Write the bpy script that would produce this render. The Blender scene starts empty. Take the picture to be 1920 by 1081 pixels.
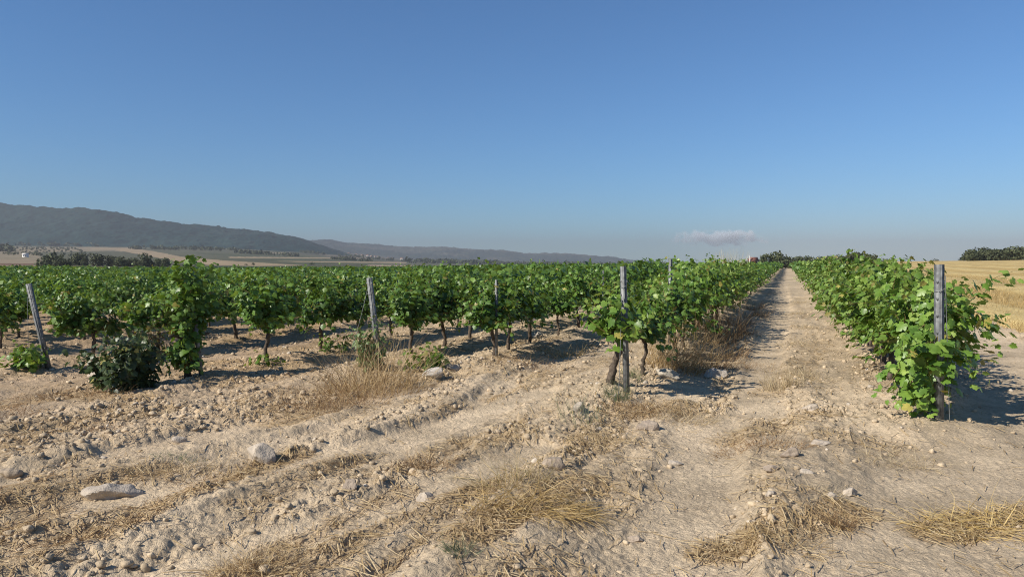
import bpy, math, random
import numpy as np
from mathutils import Vector

# ------------------------------------------------------------------ camera, sky, sun, exposure
sc = bpy.context.scene
C = sc.collection
F_PX, CX, CY, HOR, CAM_H = 1371.0, 960.0, 540.5, 495.0, 1.65
PITCH = math.atan((CY - HOR) / F_PX)
cam = bpy.data.cameras.new('camera')
cam.sensor_width = 36.0
cam.lens = 36.0 * F_PX / 1920.0
cam.clip_start = 0.05
cam.clip_end = 60000.0
cam_ob = bpy.data.objects.new('camera', cam)
cam_ob.location = (0, 0, CAM_H)
cam_ob.rotation_euler = (math.pi / 2 - PITCH, 0, 0)
C.objects.link(cam_ob)
sc.camera = cam_ob

SUN_EL = math.radians(36)
SUN_TRAVEL = (0.87, 0.49)                      # horizontal direction the light travels
world = bpy.data.worlds.new("World")
sc.world = world
world.use_nodes = True
wn = world.node_tree.nodes
sky = wn.new('ShaderNodeTexSky')
sky.sky_type = 'NISHITA'
sky.sun_disc = False
sky.sun_elevation = SUN_EL
sky.sun_rotation = math.atan2(-SUN_TRAVEL[0], -SUN_TRAVEL[1])
sky.altitude = 0
sky.air_density = 1.0
sky.dust_density = 0.0
sky.ozone_density = 10.0
bg = wn['Background']
tint = wn.new('ShaderNodeVectorMath'); tint.operation = 'MULTIPLY'
tint.inputs[1].default_value = (0.80, 1.0, 1.03)          # the clear, slightly polarised blue of the day
world.node_tree.links.new(sky.outputs[0], tint.inputs[0])
world.node_tree.links.new(tint.outputs[0], bg.inputs[0])
bg.inputs[1].default_value = 0.084

sl = bpy.data.lights.new('sun', 'SUN')
sl.energy = 5.0
sl.angle = math.radians(0.5)
sl.color = (1.0, 0.93, 0.83)
so = bpy.data.objects.new('sun', sl)
so.rotation_euler = Vector((SUN_TRAVEL[0] * math.cos(SUN_EL), SUN_TRAVEL[1] * math.cos(SUN_EL), -math.sin(SUN_EL))).to_track_quat('-Z', 'Y').to_euler()
so.location = (-30, -20, 40)
C.objects.link(so)

sc.view_settings.view_transform = 'Standard'
sc.view_settings.look = 'None'
sc.view_settings.exposure = 0.45
sc.view_settings.gamma = 1.0
sc.view_settings.use_curve_mapping = False
sc.cycles.use_denoising = True
sc.cycles.use_adaptive_sampling = False
sc.cycles.denoiser = 'OPENIMAGEDENOISE'
sc.cycles.denoising_input_passes = 'RGB_ALBEDO_NORMAL'
sc.cycles.denoising_prefilter = 'NONE'
sc.cycles.filter_width = 1.05
sc.cycles.max_bounces = 6
sc.cycles.transparent_max_bounces = 8
sc.cycles.volume_bounces = 3
sc.cycles.volume_step_rate = 1.0

# ------------------------------------------------------------------ numpy noise
def _hash(ix, iy, seed):
    h = (ix.astype(np.int64) * 374761393 + iy.astype(np.int64) * 668265263 + seed * 974711) & 0xFFFFFFFF
    h = ((h ^ (h >> 13)) * 1274126177) & 0xFFFFFFFF
    h = h ^ (h >> 16)
    return (h & 0xFFFFFF) / float(0xFFFFFF)

def vnoise(x, y, seed=0):
    x = np.asarray(x, float); y = np.asarray(y, float)
    ix = np.floor(x); iy = np.floor(y)
    fx = x - ix; fy = y - iy
    fx = fx * fx * fx * (fx * (fx * 6 - 15) + 10); fy = fy * fy * fy * (fy * (fy * 6 - 15) + 10)
    a = _hash(ix, iy, seed); b = _hash(ix + 1, iy, seed); c = _hash(ix, iy + 1, seed); d = _hash(ix + 1, iy + 1, seed)
    return (a * (1 - fx) + b * fx) * (1 - fy) + (c * (1 - fx) + d * fx) * fy

def fbm(x, y, seed=0, octv=4, gain=0.5):
    s = 0.0; a = 1.0; t = 0.0; f = 1.0
    for k in range(octv):
        s = s + a * vnoise(x * f + 17.3 * k, y * f - 9.1 * k, seed + k); t += a; a *= gain; f *= 2.03
    return s / t

def cells(x, y, seed=0):
    """rounded lumps, 0..1"""
    ix = np.floor(x); iy = np.floor(y)
    best = np.zeros(np.shape(x))
    for dx in (-1, 0, 1):
        for dy in (-1, 0, 1):
            jx = ix + dx; jy = iy + dy
            px = jx + _hash(jx, jy, seed); py = jy + _hash(jx, jy, seed + 7)
            rr = 0.25 + 0.5 * _hash(jx, jy, seed + 13) ** 2
            d2 = ((x - px) ** 2 + (y - py) ** 2) / (rr * rr)
            best = np.maximum(best, rr / 0.75 * np.sqrt(np.clip(1 - d2, 0, 1)))
    return best

def sstep(a, b, x):
    t = np.clip((np.asarray(x, float) - a) / (b - a), 0, 1)
    return t * t * (3 - 2 * t)

# ------------------------------------------------------------------ terrain
RD = np.array([0.352, 0.936])                  # direction of the vine rows
RN = np.array([0.936, -0.352])                 # across the rows, to the right
COL_PX = np.array([-1e5, -1400, 0, 400, 560, 760, 960, 1200, 1475, 1650, 1920, 3300, 1e5])
COL_AZ = np.arctan((COL_PX - CX) / F_PX); COL_AZ[0] = -math.pi; COL_AZ[-1] = math.pi
RAD = np.array([0.0, 5, 10, 15, 25, 40, 100, 200, 350, 600, 1200, 2000, 3000, 8000])
NEAR_Z = {  # columns as above, r = 0 5 10 15 25 40
    0: [0, 0, 0, 0, 0, 0], 1: [0, -.04, -.14, -.24, -.32, -.42], 2: [0, -.04, -.14, -.24, -.32, -.42], 3: [0, -.03, -.13, -.22, -.28, -.35],
    4: [0, -.02, -.1, -.18, -.25, -.32], 5: [0, -.01, -.06, -.12, -.2, -.28], 6: [0, 0, -.02, -.05, -.12, -.18], 7: [0, 0, 0, -.01, -.04, -.06],
    8: [0, 0, 0, 0, 0, 0], 9: [0, 0, 0, 0, .03, .08], 10: [0, 0, 0, 0, .06, .15], 11: [0, 0, 0, 0, .05, .15], 12: [0, 0, 0, 0, 0, 0]}
FAR_Y = {0: [518, 505, 500, 498, 497, 496, 495.5, 495.2], 1: [529, 510, 500, 490, 475, 463, 459, 459], 2: [529, 510, 500, 490, 475, 463, 459, 459],
    3: [529, 510.5, 501.5, 494, 480, 466, 461, 461], 4: [527, 510, 502.5, 497, 487, 474, 467, 467], 5: [525, 509, 501.5, 498.5, 495, 491, 487, 486],
    6: [520, 507, 500.5, 499, 498, 496, 494, 492], 7: [518.5, 506.5, 500, 499, 497.5, 496, 495.5, 494.5], 8: [518, 505, 500, 498, 496.5, 496, 495.5, 495],
    9: [514, 496, 490.5, 491, 492, 493, 494, 495], 10: [508, 489, 487.5, 489, 491, 493, 494, 495], 11: [508, 489, 487.5, 489, 491, 493, 494, 495],
    12: [518, 505, 500, 498, 497, 496, 495.5, 495.2]}
TZ = np.zeros((13, 14))
for c in range(13):
    TZ[c, :6] = NEAR_Z[c]
    ca = math.cos(np.clip(COL_AZ[c], -1.1, 1.1))
    for k, yv in enumerate(FAR_Y[c]):
        TZ[c, 6 + k] = CAM_H - (yv - HOR) / F_PX * RAD[6 + k] * ca
LR = np.log(RAD + 3.0)

def base_z(x, y):
    x = np.asarray(x, float); y = np.asarray(y, float)
    az = np.arctan2(x, y); r = np.log(np.hypot(x, y) + 3.0)
    ci = np.clip(np.searchsorted(COL_AZ, az) - 1, 0, 11); ri = np.clip(np.searchsorted(LR, r) - 1, 0, 12)
    ft = np.clip((az - COL_AZ[ci]) / (COL_AZ[ci + 1] - COL_AZ[ci]), 0, 1)
    gt = np.clip((r - LR[ri]) / (LR[ri + 1] - LR[ri]), 0, 1)
    # catmull-like smoothing across columns only
    return (TZ[ci, ri] * (1 - ft) + TZ[ci + 1, ri] * ft) * (1 - gt) + (TZ[ci, ri + 1] * (1 - ft) + TZ[ci + 1, ri + 1] * ft) * gt

ROWS = [(1.50, 8.75), (-1.91, 9.2), (-4.8, 11.5), (-6.4, 10.6), (-8.6, 9.3), (-12.3, 9.3), (-15.4, 10.4)] + [(-17.9 - 2.9 * k, 9.6) for k in range(36)]
TRACKS = [  # smooth tyre tracks: polyline, half width
    ([(0.55, 2.5), (0.98, 3.9), (1.62, 6.3), (2.1, 7.9)], 0.32),
    ([(1.7, 2.6), (2.25, 3.9), (4.4, 6.3), (6.6, 9.2), (9.8, 14.6), (16, 30), (30, 66)], 0.75),
    ([(-3.2, 5.0), (-1.0, 7.2), (0.4, 9.6)], 0.28), ([(-3.6, 6.8), (-2.6, 8.2), (-1.2, 10.4)], 0.3),
    ([(-2.4, 3.4), (-0.9, 5.1), (0.2, 6.6)], 0.26),
    ([(2.75, 8.2), (4.9, 14), (10, 27), (26, 70)], 0.3), ([(2.1, 9.0), (4.0, 14.4), (9.0, 27.4), (25, 70)], 0.25)]

def seg_dist(x, y, pts):
    best = np.full(np.shape(x), 1e9)
    for (ax, ay), (bx, by) in zip(pts[:-1], pts[1:]):
        dx, dy = bx - ax, by - ay
        t = np.clip(((x - ax) * dx + (y - ay) * dy) / (dx * dx + dy * dy), 0, 1)
        best = np.minimum(best, np.hypot(x - ax - t * dx, y - ay - t * dy))
    return best

def uv_of(x, y):
    return x * RN[0] + y * RN[1], x * RD[0] + y * RD[1]

def smooth_mask(x, y):
    m = np.zeros(np.shape(x))
    for pts, hw in TRACKS:
        m = np.maximum(m, 1 - sstep(hw * 0.7, hw * 1.3, seg_dist(x, y, pts) + 0.12 * (vnoise(x * 2, y * 2, 91) - 0.5)))
    return m

def flow_u(x, y):
    """across-furrow coordinate; furrows lean a little more to the right on the left headland"""
    a = 0.36 + 0.14 * sstep(1.0, -3.0, x) * sstep(14, 7, y)
    return x * np.cos(a) - y * np.sin(a), x * np.sin(a) + y * np.cos(a)

def detail_z(x, y, lod=True):
    x = np.asarray(x, float); y = np.asarray(y, float)
    r = np.hypot(x, y); u, v = uv_of(x, y); fu, fv = flow_u(x, y)
    sm = smooth_mask(x, y); rough = 1 - 0.85 * sm
    fade = 1 - sstep(25, 70, r)
    z = -0.045 * sm
    for (ru, rv) in ROWS[:8]:
        w = np.exp(-((u - ru - 0.1 * (vnoise(v * 0.7, ru, 5) - .5)) / 0.55) ** 2) * sstep(rv - 2.2, rv - 0.3, v)
        z = z + 0.11 * w * (0.6 + 0.8 * vnoise(v * 1.1, ru, 8))
    head = 1 - 0.3 * sstep(11, 16, v)
    z = z + rough * head * 0.115 * (vnoise(fu * 1.9 + 0.4 * vnoise(fu, fv * .5, 3), fv * 0.22, 21) - 0.5)
    z = z + rough * 0.085 * (fbm(fu * 3.6, fv * 0.7, 31, 3) - 0.5)
    z = z + rough * 0.05 * (fbm(x * 2.7, y * 2.7, 41, 4) - 0.5)
    clod = sstep(0.42, 0.62, fbm(fu * 1.5, fv * 0.45, 51, 3))
    m = (0.35 + 0.65 * clod) * rough
    z = z + m * 0.032 * cells(x * 7 + 0.6 * vnoise(x * 9, y * 9, 2), y * 7, 61) + m * 0.022 * cells(x * 12.3, y * 12.3 + .5 * vnoise(x * 7, y * 7, 4), 63)
    z = z + (0.3 + 0.75 * m) * 0.018 * cells(x * 19, y * 19, 71) * (1 - sstep(10, 18, r))
    z = z + 0.012 * (fbm(x * 23, y * 23, 81, 2) - 0.5) * (1 - sstep(8, 14, r))
    return z * fade

def gz(x, y):
    return base_z(x, y) + detail_z(x, y)

def gz1(x, y):
    return float(gz(np.array([x]), np.array([y]))[0])

def ray(px, py):
    a = (px - CX) / F_PX; b = -(py - CY) / F_PX
    c, s = math.cos(PITCH), math.sin(PITCH)
    return np.array([a, c + b * s, -s + b * c])

def hit(px, py):
    """where the line of sight through a photo pixel meets the bare terrain"""
    d = ray(px, py); t0 = 0.5
    ts = np.geomspace(1.0, 9000, 6000)
    P = d[None] * ts[:, None]
    g = base_z(P[:, 0], P[:, 1]); nr = ts < 45
    g[nr] += detail_z(P[nr, 0], P[nr, 1])
    below = CAM_H + P[:, 2] < g
    i = int(np.argmax(below)) if below.any() else len(ts) - 1
    t = ts[i]
    return float(d[0] * t), float(d[1] * t)

def project(x, y, z):
    c, s = math.cos(PITCH), math.sin(PITCH)
    zz = z - CAM_H
    fw = np.maximum(y * c - zz * s, 1e-3); up = y * s + zz * c
    return CX + F_PX * x / fw, CY - F_PX * up / fw, fw

# ------------------------------------------------------------------ mesh / object helpers
def mk_mesh(name, V, faces, col=None, mat=None, smooth=False):
    me = bpy.data.meshes.new(name)
    V = np.ascontiguousarray(V, dtype=np.float32)
    me.vertices.add(len(V)); me.vertices.foreach_set('co', V.ravel())
    if not isinstance(faces, (list, tuple)): faces = [faces]
    faces = [np.asarray(f, dtype=np.int32) for f in faces if len(f)]
    nl = sum(f.size for f in faces); npoly = sum(len(f) for f in faces)
    me.loops.add(nl); me.polygons.add(npoly)
    me.loops.foreach_set('vertex_index', np.concatenate([f.ravel() for f in faces]))
    tot = np.concatenate([np.full(len(f), f.shape[1], np.int32) for f in faces])
    me.polygons.foreach_set('loop_start', np.concatenate([[0], np.cumsum(tot)[:-1]]).astype(np.int32))
    if smooth: me.polygons.foreach_set('use_smooth', np.ones(npoly, bool))
    me.update(calc_edges=True)
    if col is not None:
        a = me.color_attributes.new('col', 'FLOAT_COLOR', 'POINT')
        cc = np.ones((len(V), 4), np.float32); cc[:, :3] = col
        a.data.foreach_set('color', cc.ravel())
    if mat: me.materials.append(mat)
    return me

def add(name, me, parent=None, loc=None):
    o = bpy.data.objects.new(name, me); C.objects.link(o)
    if parent is not None: o.parent = parent
    if loc is not None: o.location = loc
    return o

def tag(o, label=None, cat=None, group=None, kind=None):
    if label: o['label'] = label
    if cat: o['category'] = cat
    if group: o['group'] = group
    if kind: o['kind'] = kind
    return o

def thing(name, label, cat, loc, rotz=0.0, group=None):
    o = bpy.data.objects.new(name, None); C.objects.link(o)
    o.empty_display_size = 0.2
    o.location = loc; o.rotation_euler = (0, 0, rotz)
    return tag(o, label, cat, group)

def dup(root, loc, rotz, scale=1.0, label=None, group=None):
    r = root.copy(); C.objects.link(r); r.location = loc; r.rotation_euler = (0, 0, rotz); r.scale = (scale,) * 3
    if label: r['label'] = label
    if group: r['group'] = group
    for ch in list(root.children):
        c = ch.copy(); C.objects.link(c); c.parent = r
    return r

def tube(pts, radii, sides=7, rough=0.0, rng=None):
    pts = np.asarray(pts, float); n = len(pts)
    T = np.gradient(pts, axis=0); T /= np.linalg.norm(T, axis=1)[:, None] + 1e-9
    ref = np.array([1.0, 0.13, 0.07]); 
    A = np.cross(T, ref); A /= np.linalg.norm(A, axis=1)[:, None] + 1e-9
    B = np.cross(T, A)
    th = np.linspace(0, 2 * np.pi, sides, endpoint=False)
    R = np.asarray(radii, float)[:, None] * np.ones((1, sides))
    if rough and rng is not None: R = R * (1 + rough * (rng.random((n, sides)) - 0.5) * 2)
    V = pts[:, None] + R[..., None] * (np.cos(th)[None, :, None] * A[:, None] + np.sin(th)[None, :, None] * B[:, None])
    V = V.reshape(-1, 3)
    q = []
    for i in range(n - 1):
        for j in range(sides):
            k = (j + 1) % sides
            q.append((i * sides + j, i * sides + k, (i + 1) * sides + k, (i + 1) * sides + j))
    V = np.vstack([V, pts[-1]])
    tr = [((n - 1) * sides + j, (n - 1) * sides + (j + 1) % sides, n * sides) for j in range(sides)]
    return V, np.array(q), np.array(tr)

def join(parts):
    Vs, Qs, Ts, off = [], [], [], 0
    for V, q, t in parts:
        Vs.append(V)
        if len(q): Qs.append(np.asarray(q) + off)
        if len(t): Ts.append(np.asarray(t) + off)
        off += len(V)
    return np.vstack(Vs), [x for x in ((np.vstack(Qs) if Qs else None), (np.vstack(Ts) if Ts else None)) if x is not None]

def boxes(bl):
    """list of (x0,x1,y0,y1,z0,z1) -> verts, quads"""
    Vs, Q = [], []
    for k, (a, b, c, d, e, f) in enumerate(bl):
        Vs += [(a, c, e), (b, c, e), (b, d, e), (a, d, e), (a, c, f), (b, c, f), (b, d, f), (a, d, f)]
        Q += [[i + 8 * k for i in q] for q in ((0, 3, 2, 1), (4, 5, 6, 7), (0, 1, 5, 4), (1, 2, 6, 5), (2, 3, 7, 6), (3, 0, 4, 7))]
    return np.array(Vs, float), np.array(Q)

# ------------------------------------------------------------------ materials
def new_mat(name):
    m = bpy.data.materials.new(name); m.use_nodes = True
    n = m.node_tree.nodes; l = m.node_tree.links
    return m, n, l, n['Principled BSDF']

def attr_mat(name, rough=0.9, spec=0.2, bump=None, mottle=None, translucent=0.0, vary=0.0):
    """colour of its own from the 'col' attribute, mottled by noise, with fine bump"""
    m, n, l, p = new_mat(name)
    a = n.new('ShaderNodeAttribute'); a.attribute_name = 'col'
    cur = a.outputs['Color']
    tc = n.new('ShaderNodeNewGeometry')
    if mottle:
        for sc_, lo, hi in mottle:
            nz = n.new('ShaderNodeTexNoise'); nz.inputs['Scale'].default_value = sc_; nz.inputs['Detail'].default_value = 5
            l.new(tc.outputs['Position'], nz.inputs['Vector'])
            mr = n.new('ShaderNodeMapRange'); mr.inputs[1].default_value = 0.3; mr.inputs[2].default_value = 0.7
            mr.inputs[3].default_value = lo; mr.inputs[4].default_value = hi
            l.new(nz.outputs[0], mr.inputs[0])
            mx = n.new('ShaderNodeVectorMath'); mx.operation = 'SCALE'
            l.new(cur, mx.inputs[0]); l.new(mr.outputs[0], mx.inputs['Scale']); cur = mx.outputs[0]
    if vary:
        oi = n.new('ShaderNodeObjectInfo')
        mr = n.new('ShaderNodeMapRange'); mr.inputs[3].default_value = 1 - vary; mr.inputs[4].default_value = 1 + vary
        l.new(oi.outputs['Random'], mr.inputs[0])
        mx = n.new('ShaderNodeVectorMath'); mx.operation = 'SCALE'
        l.new(cur, mx.inputs[0]); l.new(mr.outputs[0], mx.inputs['Scale']); cur = mx.outputs[0]
    l.new(cur, p.inputs['Base Color'])
    p.inputs['Roughness'].default_value = rough
    p.inputs['Specular IOR Level'].default_value = spec
    if bump:
        prev = None
        for sc_, dist in bump:
            nz = n.new('ShaderNodeTexNoise'); nz.inputs['Scale'].default_value = sc_; nz.inputs['Detail'].default_value = 4
            l.new(tc.outputs['Position'], nz.inputs['Vector'])
            b = n.new('ShaderNodeBump'); b.inputs['Strength'].default_value = 0.8; b.inputs['Distance'].default_value = dist
            l.new(nz.outputs[0], b.inputs['Height'])
            if prev: l.new(prev, b.inputs['Normal'])
            prev = b.outputs[0]
        l.new(prev, p.inputs['Normal'])
    if translucent:
        t = n.new('ShaderNodeBsdfTranslucent')
        hs = n.new('ShaderNodeHueSaturation'); hs.inputs['Hue'].default_value = 0.475; hs.inputs['Saturation'].default_value = 1.1; hs.inputs['Value'].default_value = 1.35
        l.new(cur, hs.inputs['Color']); l.new(hs.outputs[0], t.inputs['Color'])
        mx = n.new('ShaderNodeMixShader'); mx.inputs[0].default_value = translucent
        out = n['Material Output']
        l.new(p.outputs[0], mx.inputs[1]); l.new(t.outputs[0], mx.inputs[2]); l.new(mx.outputs[0], out.inputs[0])
    return m

M_SOIL = attr_mat('soil', 0.95, 0.1, bump=[(42, 0.02), (150, 0.009)], mottle=[(2.2, 0.84, 1.13), (30, 0.82, 1.15), (110, .88, 1.1)])
M_CLOD = attr_mat('clod_soil', 0.95, 0.1, bump=[(90, 0.006)], mottle=[(45, 0.85, 1.15)])
M_STONE = attr_mat('limestone', 0.85, 0.25, bump=[(30, 0.015), (120, 0.004)], mottle=[(14, 0.82, 1.12), (60, 0.9, 1.1)])
M_STRAW = attr_mat('dry_straw', 0.6, 0.3, translucent=0.2)
M_LEAF = attr_mat('vine_leaf', 0.42, 0.45, mottle=[(25, 0.85, 1.15)], translucent=0.27, vary=0.18)
M_PINE = attr_mat('tree_foliage', 0.7, 0.2, translucent=0.15, vary=0.15)
M_BARK = attr_mat('vine_bark', 0.92, 0.1, bump=[(35, 0.012), (110, 0.006)], mottle=[(22, 0.6, 1.35)])
M_HILL = attr_mat('wooded_slope', 0.95, 0.05)
M_FIELD = attr_mat('stubble', 0.9, 0.1, bump=[(12, 0.05), (50, 0.02)], mottle=[(0.6, 0.88, 1.1), (9, 0.75, 1.22)])
M_WALL = attr_mat('painted_wall', 0.9, 0.1, mottle=[(2, 0.92, 1.05)])

def metal_mat():
    m, n, l, p = new_mat('galvanised_steel')
    nz = n.new('ShaderNodeTexNoise'); nz.inputs['Scale'].default_value = 18; nz.inputs['Detail'].default_value = 6
    r = n.new('ShaderNodeValToRGB')
    r.color_ramp.elements[0].position = 0.35; r.color_ramp.elements[0].color = (0.105, 0.107, 0.103, 1)
    r.color_ramp.elements[1].position = 0.7; r.color_ramp.elements[1].color = (0.235, 0.245, 0.24, 1)
    tc = n.new('ShaderNodeTexCoord')
    l.new(tc.outputs['Object'], nz.inputs['Vector']); l.new(nz.outputs[0], r.inputs[0]); l.new(r.outputs[0], p.inputs['Base Color'])
    p.inputs['Metallic'].default_value = 0.35; p.inputs['Roughness'].default_value = 0.6
    return m
M_METAL = metal_mat()

# ------------------------------------------------------------------ far fields, traced on the valley floor
def in_poly(px, py, poly):
    inside = np.zeros(np.shape(px), bool)
    n = len(poly)
    for i in range(n):
        x0, y0 = poly[i]; x1, y1 = poly[(i + 1) % n]
        if y0 == y1: continue
        c = ((y0 > py) != (y1 > py)) & (px < (x1 - x0) * (py - y0) / (y1 - y0) + x0)
        inside ^= c
    return inside

TAN, BROWN, RED, OLIVE, GREYG, DARKG = (.46, .35, .215), (.25, .175, .115), (.20, .115, .075), (.12, .13, .07), (.15, .15, .09), (.05, .075, .03)
FIELDS = [
    ([(-900, 520), (-900, 494), (60, 494), (120, 497), (180, 500), (300, 503), (300, 520)], BROWN),
    ([(-300, 497), (60, 497), (100, 499), (-300, 501)], (.42, .31, .2)),
    ([(-300, 494), (70, 493), (110, 497), (60, 496), (-300, 496)], RED),
    ([(100, 499), (180, 499), (200, 502), (120, 503)], RED),
    ([(-900, 494), (-900, 486), (20, 486), (95, 487), (100, 494)], (.38, .3, .2)),
    ([(-900, 486), (-900, 461), (200, 463), (240, 468), (190, 486)], (.35, .29, .19)),
    ([(95, 494), (120, 482), (290, 485), (330, 494)], GREYG),
    ([(60, 473), (215, 470), (270, 480), (330, 492), (330, 499), (180, 497), (95, 489)], GREYG),
    ([(150, 465), (240, 464), (290, 471), (340, 481), (420, 488), (570, 497.3), (480, 498.6), (390, 496.5), (330, 490), (270, 478), (215, 468)], TAN),
    ([(250, 464), (330, 463), (420, 465), (520, 468), (560, 474), (460, 474), (330, 471)], GREYG),
    ([(330, 473), (560, 478), (640, 488), (480, 484)], OLIVE),
    ([(430, 481), (700, 483), (700, 485), (430, 483.5)], TAN),
    ([(480, 484), (700, 488), (700, 494), (560, 494)], OLIVE),
    ([(520, 489), (760, 491), (762, 493.5), (560, 491)], TAN),
    ([(690, 496), (775, 497), (775, 502), (690, 500)], (.42, .32, .23)),
    ([(330, 499), (560, 500), (720, 502), (720, 520), (300, 520)], DARKG),
    ([(390, 463), (470, 465), (560, 470), (560, 471.5), (440, 467)], TAN),
    ([(480, 472.5), (545, 474), (545, 475.5), (480, 474)], TAN),
    ([(560, 468), (760, 480), (760, 486), (620, 482)], (.2, .17, .115)),
]

SOIL = np.array([.515, .408, .275])
STRAWC = np.array([.36, .25, .12])
STRAW_BANDS = []   # (polyline in metres, half width, strength), filled from the photo below
for pts, hw, st in [([(190, 1000), (330, 930), (480, 880), (560, 850)], .17, 1.0), ([(0, 935), (160, 912), (300, 880)], .16, .9), ([(0, 835), (120, 795), (260, 775), (330, 760)], .22, .8),
                    ([(0, 765), (150, 740), (260, 745)], .35, .8), ([(540, 790), (640, 740), (740, 700), (800, 690)], .4, .9), ([(760, 880), (830, 840), (900, 815)], .14, .8),
                    ([(880, 1000), (1000, 940), (1100, 900)], .22, .9), ([(1340, 1040), (1500, 985), (1600, 960)], .19, .9), ([(1760, 1000), (1830, 985), (1990, 960)], .2, 1.0),
                    ([(1370, 830), (1450, 800), (1540, 770)], .25, .7), ([(1180, 770), (1280, 760)], .3, .9), ([(1560, 820), (1680, 840)], .25, .5),
                    ([(0, 1060), (120, 1020)], .2, .7), ([(430, 1070), (560, 1010), (760, 920)], .12, .6), ([(240, 690), (420, 720), (560, 690)], .35, .6),
                    ([(800, 720), (900, 690), (1000, 660), (1120, 640)], .45, .6), ([(1440, 740), (1500, 690), (1540, 640)], .3, .5), ([(0, 1000), (90, 960)], .2, .8)]:
    STRAW_BANDS.append(([hit(*p) for p in pts], hw, st))

def straw_density(x, y):
    fu, fv = flow_u(x, y)
    d = (0.62 * sstep(0.5, 0.66, fbm(fu * 1.7, fv * 0.42, 111, 3)) + .30 * sstep(.45, .6, fbm(x * 1.1, y * .9, 131, 4))) * (1 - smooth_mask(x, y) * .85) * (0.55 + 0.45 * sstep(2.0, 0.0, x))
    for pts, hw, st in STRAW_BANDS:
        dd = seg_dist(x, y, pts) + 0.14 * (fbm(x * 3, y * 3, 77, 2) - .5)
        d = np.maximum(d, st * (1 - sstep(hw * .5, hw * 1.35, dd)))
    return d

# ------------------------------------------------------------------ ground sheet
def build_ground():
    az = np.concatenate([np.radians(np.arange(-180, -44, 4.0)), np.radians(np.arange(-44, 44, 0.085)), np.radians(np.arange(44, 180.01, 4.0))])
    rr = [0.4, 1.0, 1.8, 2.5, 3.0]
    while rr[-1] < 7800:
        r = rr[-1]
        k = 0.0042 if r < 16 else (0.0075 if r < 40 else (0.02 if r < 150 else 0.0125 if r < 3000 else 0.05))
        rr.append(r * (1 + k))
    rr = np.array(rr); na, nr = len(az), len(rr)
    A, R = np.meshgrid(az, rr)
    X = (R * np.sin(A)).ravel(); Y = (R * np.cos(A)).ravel(); Rf = R.ravel()
    Z = base_z(X, Y)
    near = Rf < 72
    Z[near] += detail_z(X[near], Y[near])
    # colours of the soil and fields themselves
    n1 = fbm(X * 0.35, Y * 0.35, 201, 3); n2 = fbm(X * 2.2, Y * 2.2, 211, 3)
    col = SOIL[None] * (0.92 + 0.55 * (n1 - .5) + 0.36 * (n2 - .5))[:, None] * np.array([1, 1, 1.0])
    u, v = uv_of(X, Y)
    col = col * (1 + .10 * smooth_mask(X, Y) * (Rf < 90))[:, None]
    warm = sstep(1.5, -6.0, X) * sstep(4, 14, Y)
    col = col * (1 - warm[:, None] * np.array([0.15, 0.22, 0.27]))
    idx = np.where(Rf < 45)[0]
    sd = straw_density(X[idx], Y[idx])[:, None] * 0.5
    col[idx] = col[idx] * (1 - sd) + STRAWC[None] * (0.75 + 0.5 * vnoise(X[idx] * 14, Y[idx] * 14, 5))[:, None] * sd
    far = Rf > 95
    n3 = fbm(X * 0.012, Y * 0.012, 301, 3); n4 = fbm(X * 0.1, Y * 0.1, 311, 3)
    fc = .74 * np.array(GREYG)[None] * (0.8 + 0.5 * (n3 - .5) + .4 * (n4 - .5))[:, None]
    px, py, _ = project(X, np.maximum(Y, 1), Z)
    for poly, c in FIELDS:
        m = in_poly(px + 10 * (n4 - .5), py, poly) & (Y > 50)
        fc[m] = .74 * np.array(c)[None] * (0.88 + 0.5 * (n4[m] - .5))[:, None]
    k = sstep(95, 140, Rf)[:, None] * (1 - sstep(1200, 1500, px))[:, None]
    col = np.where(far[:, None], col * (1 - k) + fc * k, col)
    i = np.arange(nr - 1)[:, None] * na; j = np.arange(na - 1)[None]
    q = np.stack([i + j, i + j + 1, i + na + j + 1, i + na + j], -1).reshape(-1, 4)
    q = q[:, ::-1]
    me = mk_mesh('ground', np.stack([X, Y, Z], 1), q, np.clip(col, 0.01, 1), M_SOIL, smooth=True)
    tag(add('ground', me), kind='structure')
build_ground()

def build_stubble_field():
    us = np.concatenate([np.arange(5.0, 30, 0.22), np.geomspace(30, 420, 130)])
    vs = np.concatenate([np.arange(2, 60, 0.25), np.geomspace(60, 420, 200)])
    U, V = np.meshgrid(us, vs); U = U.ravel(); V = V.ravel()
    Ue = U + np.where(U < 5.6, 0.5 * (vnoise(V * 1.3, V * 0, 9) - .5), 0)
    X = Ue * RN[0] + V * RD[0]; Y = Ue * RN[1] + V * RD[1]
    wind = sstep(0.35, 0.9, np.sin(U * 2 * np.pi / 5.2 + 1.5 * vnoise(U * .1, V * .04, 3)) * .5 + .5)
    edge = sstep(5.0, 5.6, U)
    fade = 1 - sstep(150, 300, np.hypot(X, Y))
    Z = base_z(X, Y) - 0.08 + edge * (0.14 + 0.10 * wind * fade + 0.07 * fbm(X * 2.3, Y * 2.3, 12, 3) * fade)
    n = fbm(U * .8, V * .12, 15, 4)
    a = np.array([.44, .315, .125]); b = np.array([.54, .42, .19]); c = np.array([.36, .26, .11])
    col = a[None] * (1 - wind[:, None] * .8) + b[None] * wind[:, None] * .8
    t = sstep(.5, .7, n)[:, None]; col = col * (1 - t * .6) + c[None] * t * .6
    na = len(us); nr = len(vs)
    i = np.arange(nr - 1)[:, None] * na; j = np.arange(na - 1)[None]
    q = np.stack([i + j, i + j + 1, i + na + j + 1, i + na + j], -1).reshape(-1, 4)
    tag(add('stubble_field', mk_mesh('stubble_field', np.stack([X, Y, Z], 1), q, col, M_FIELD, smooth=True)), kind='structure')
build_stubble_field()

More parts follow.
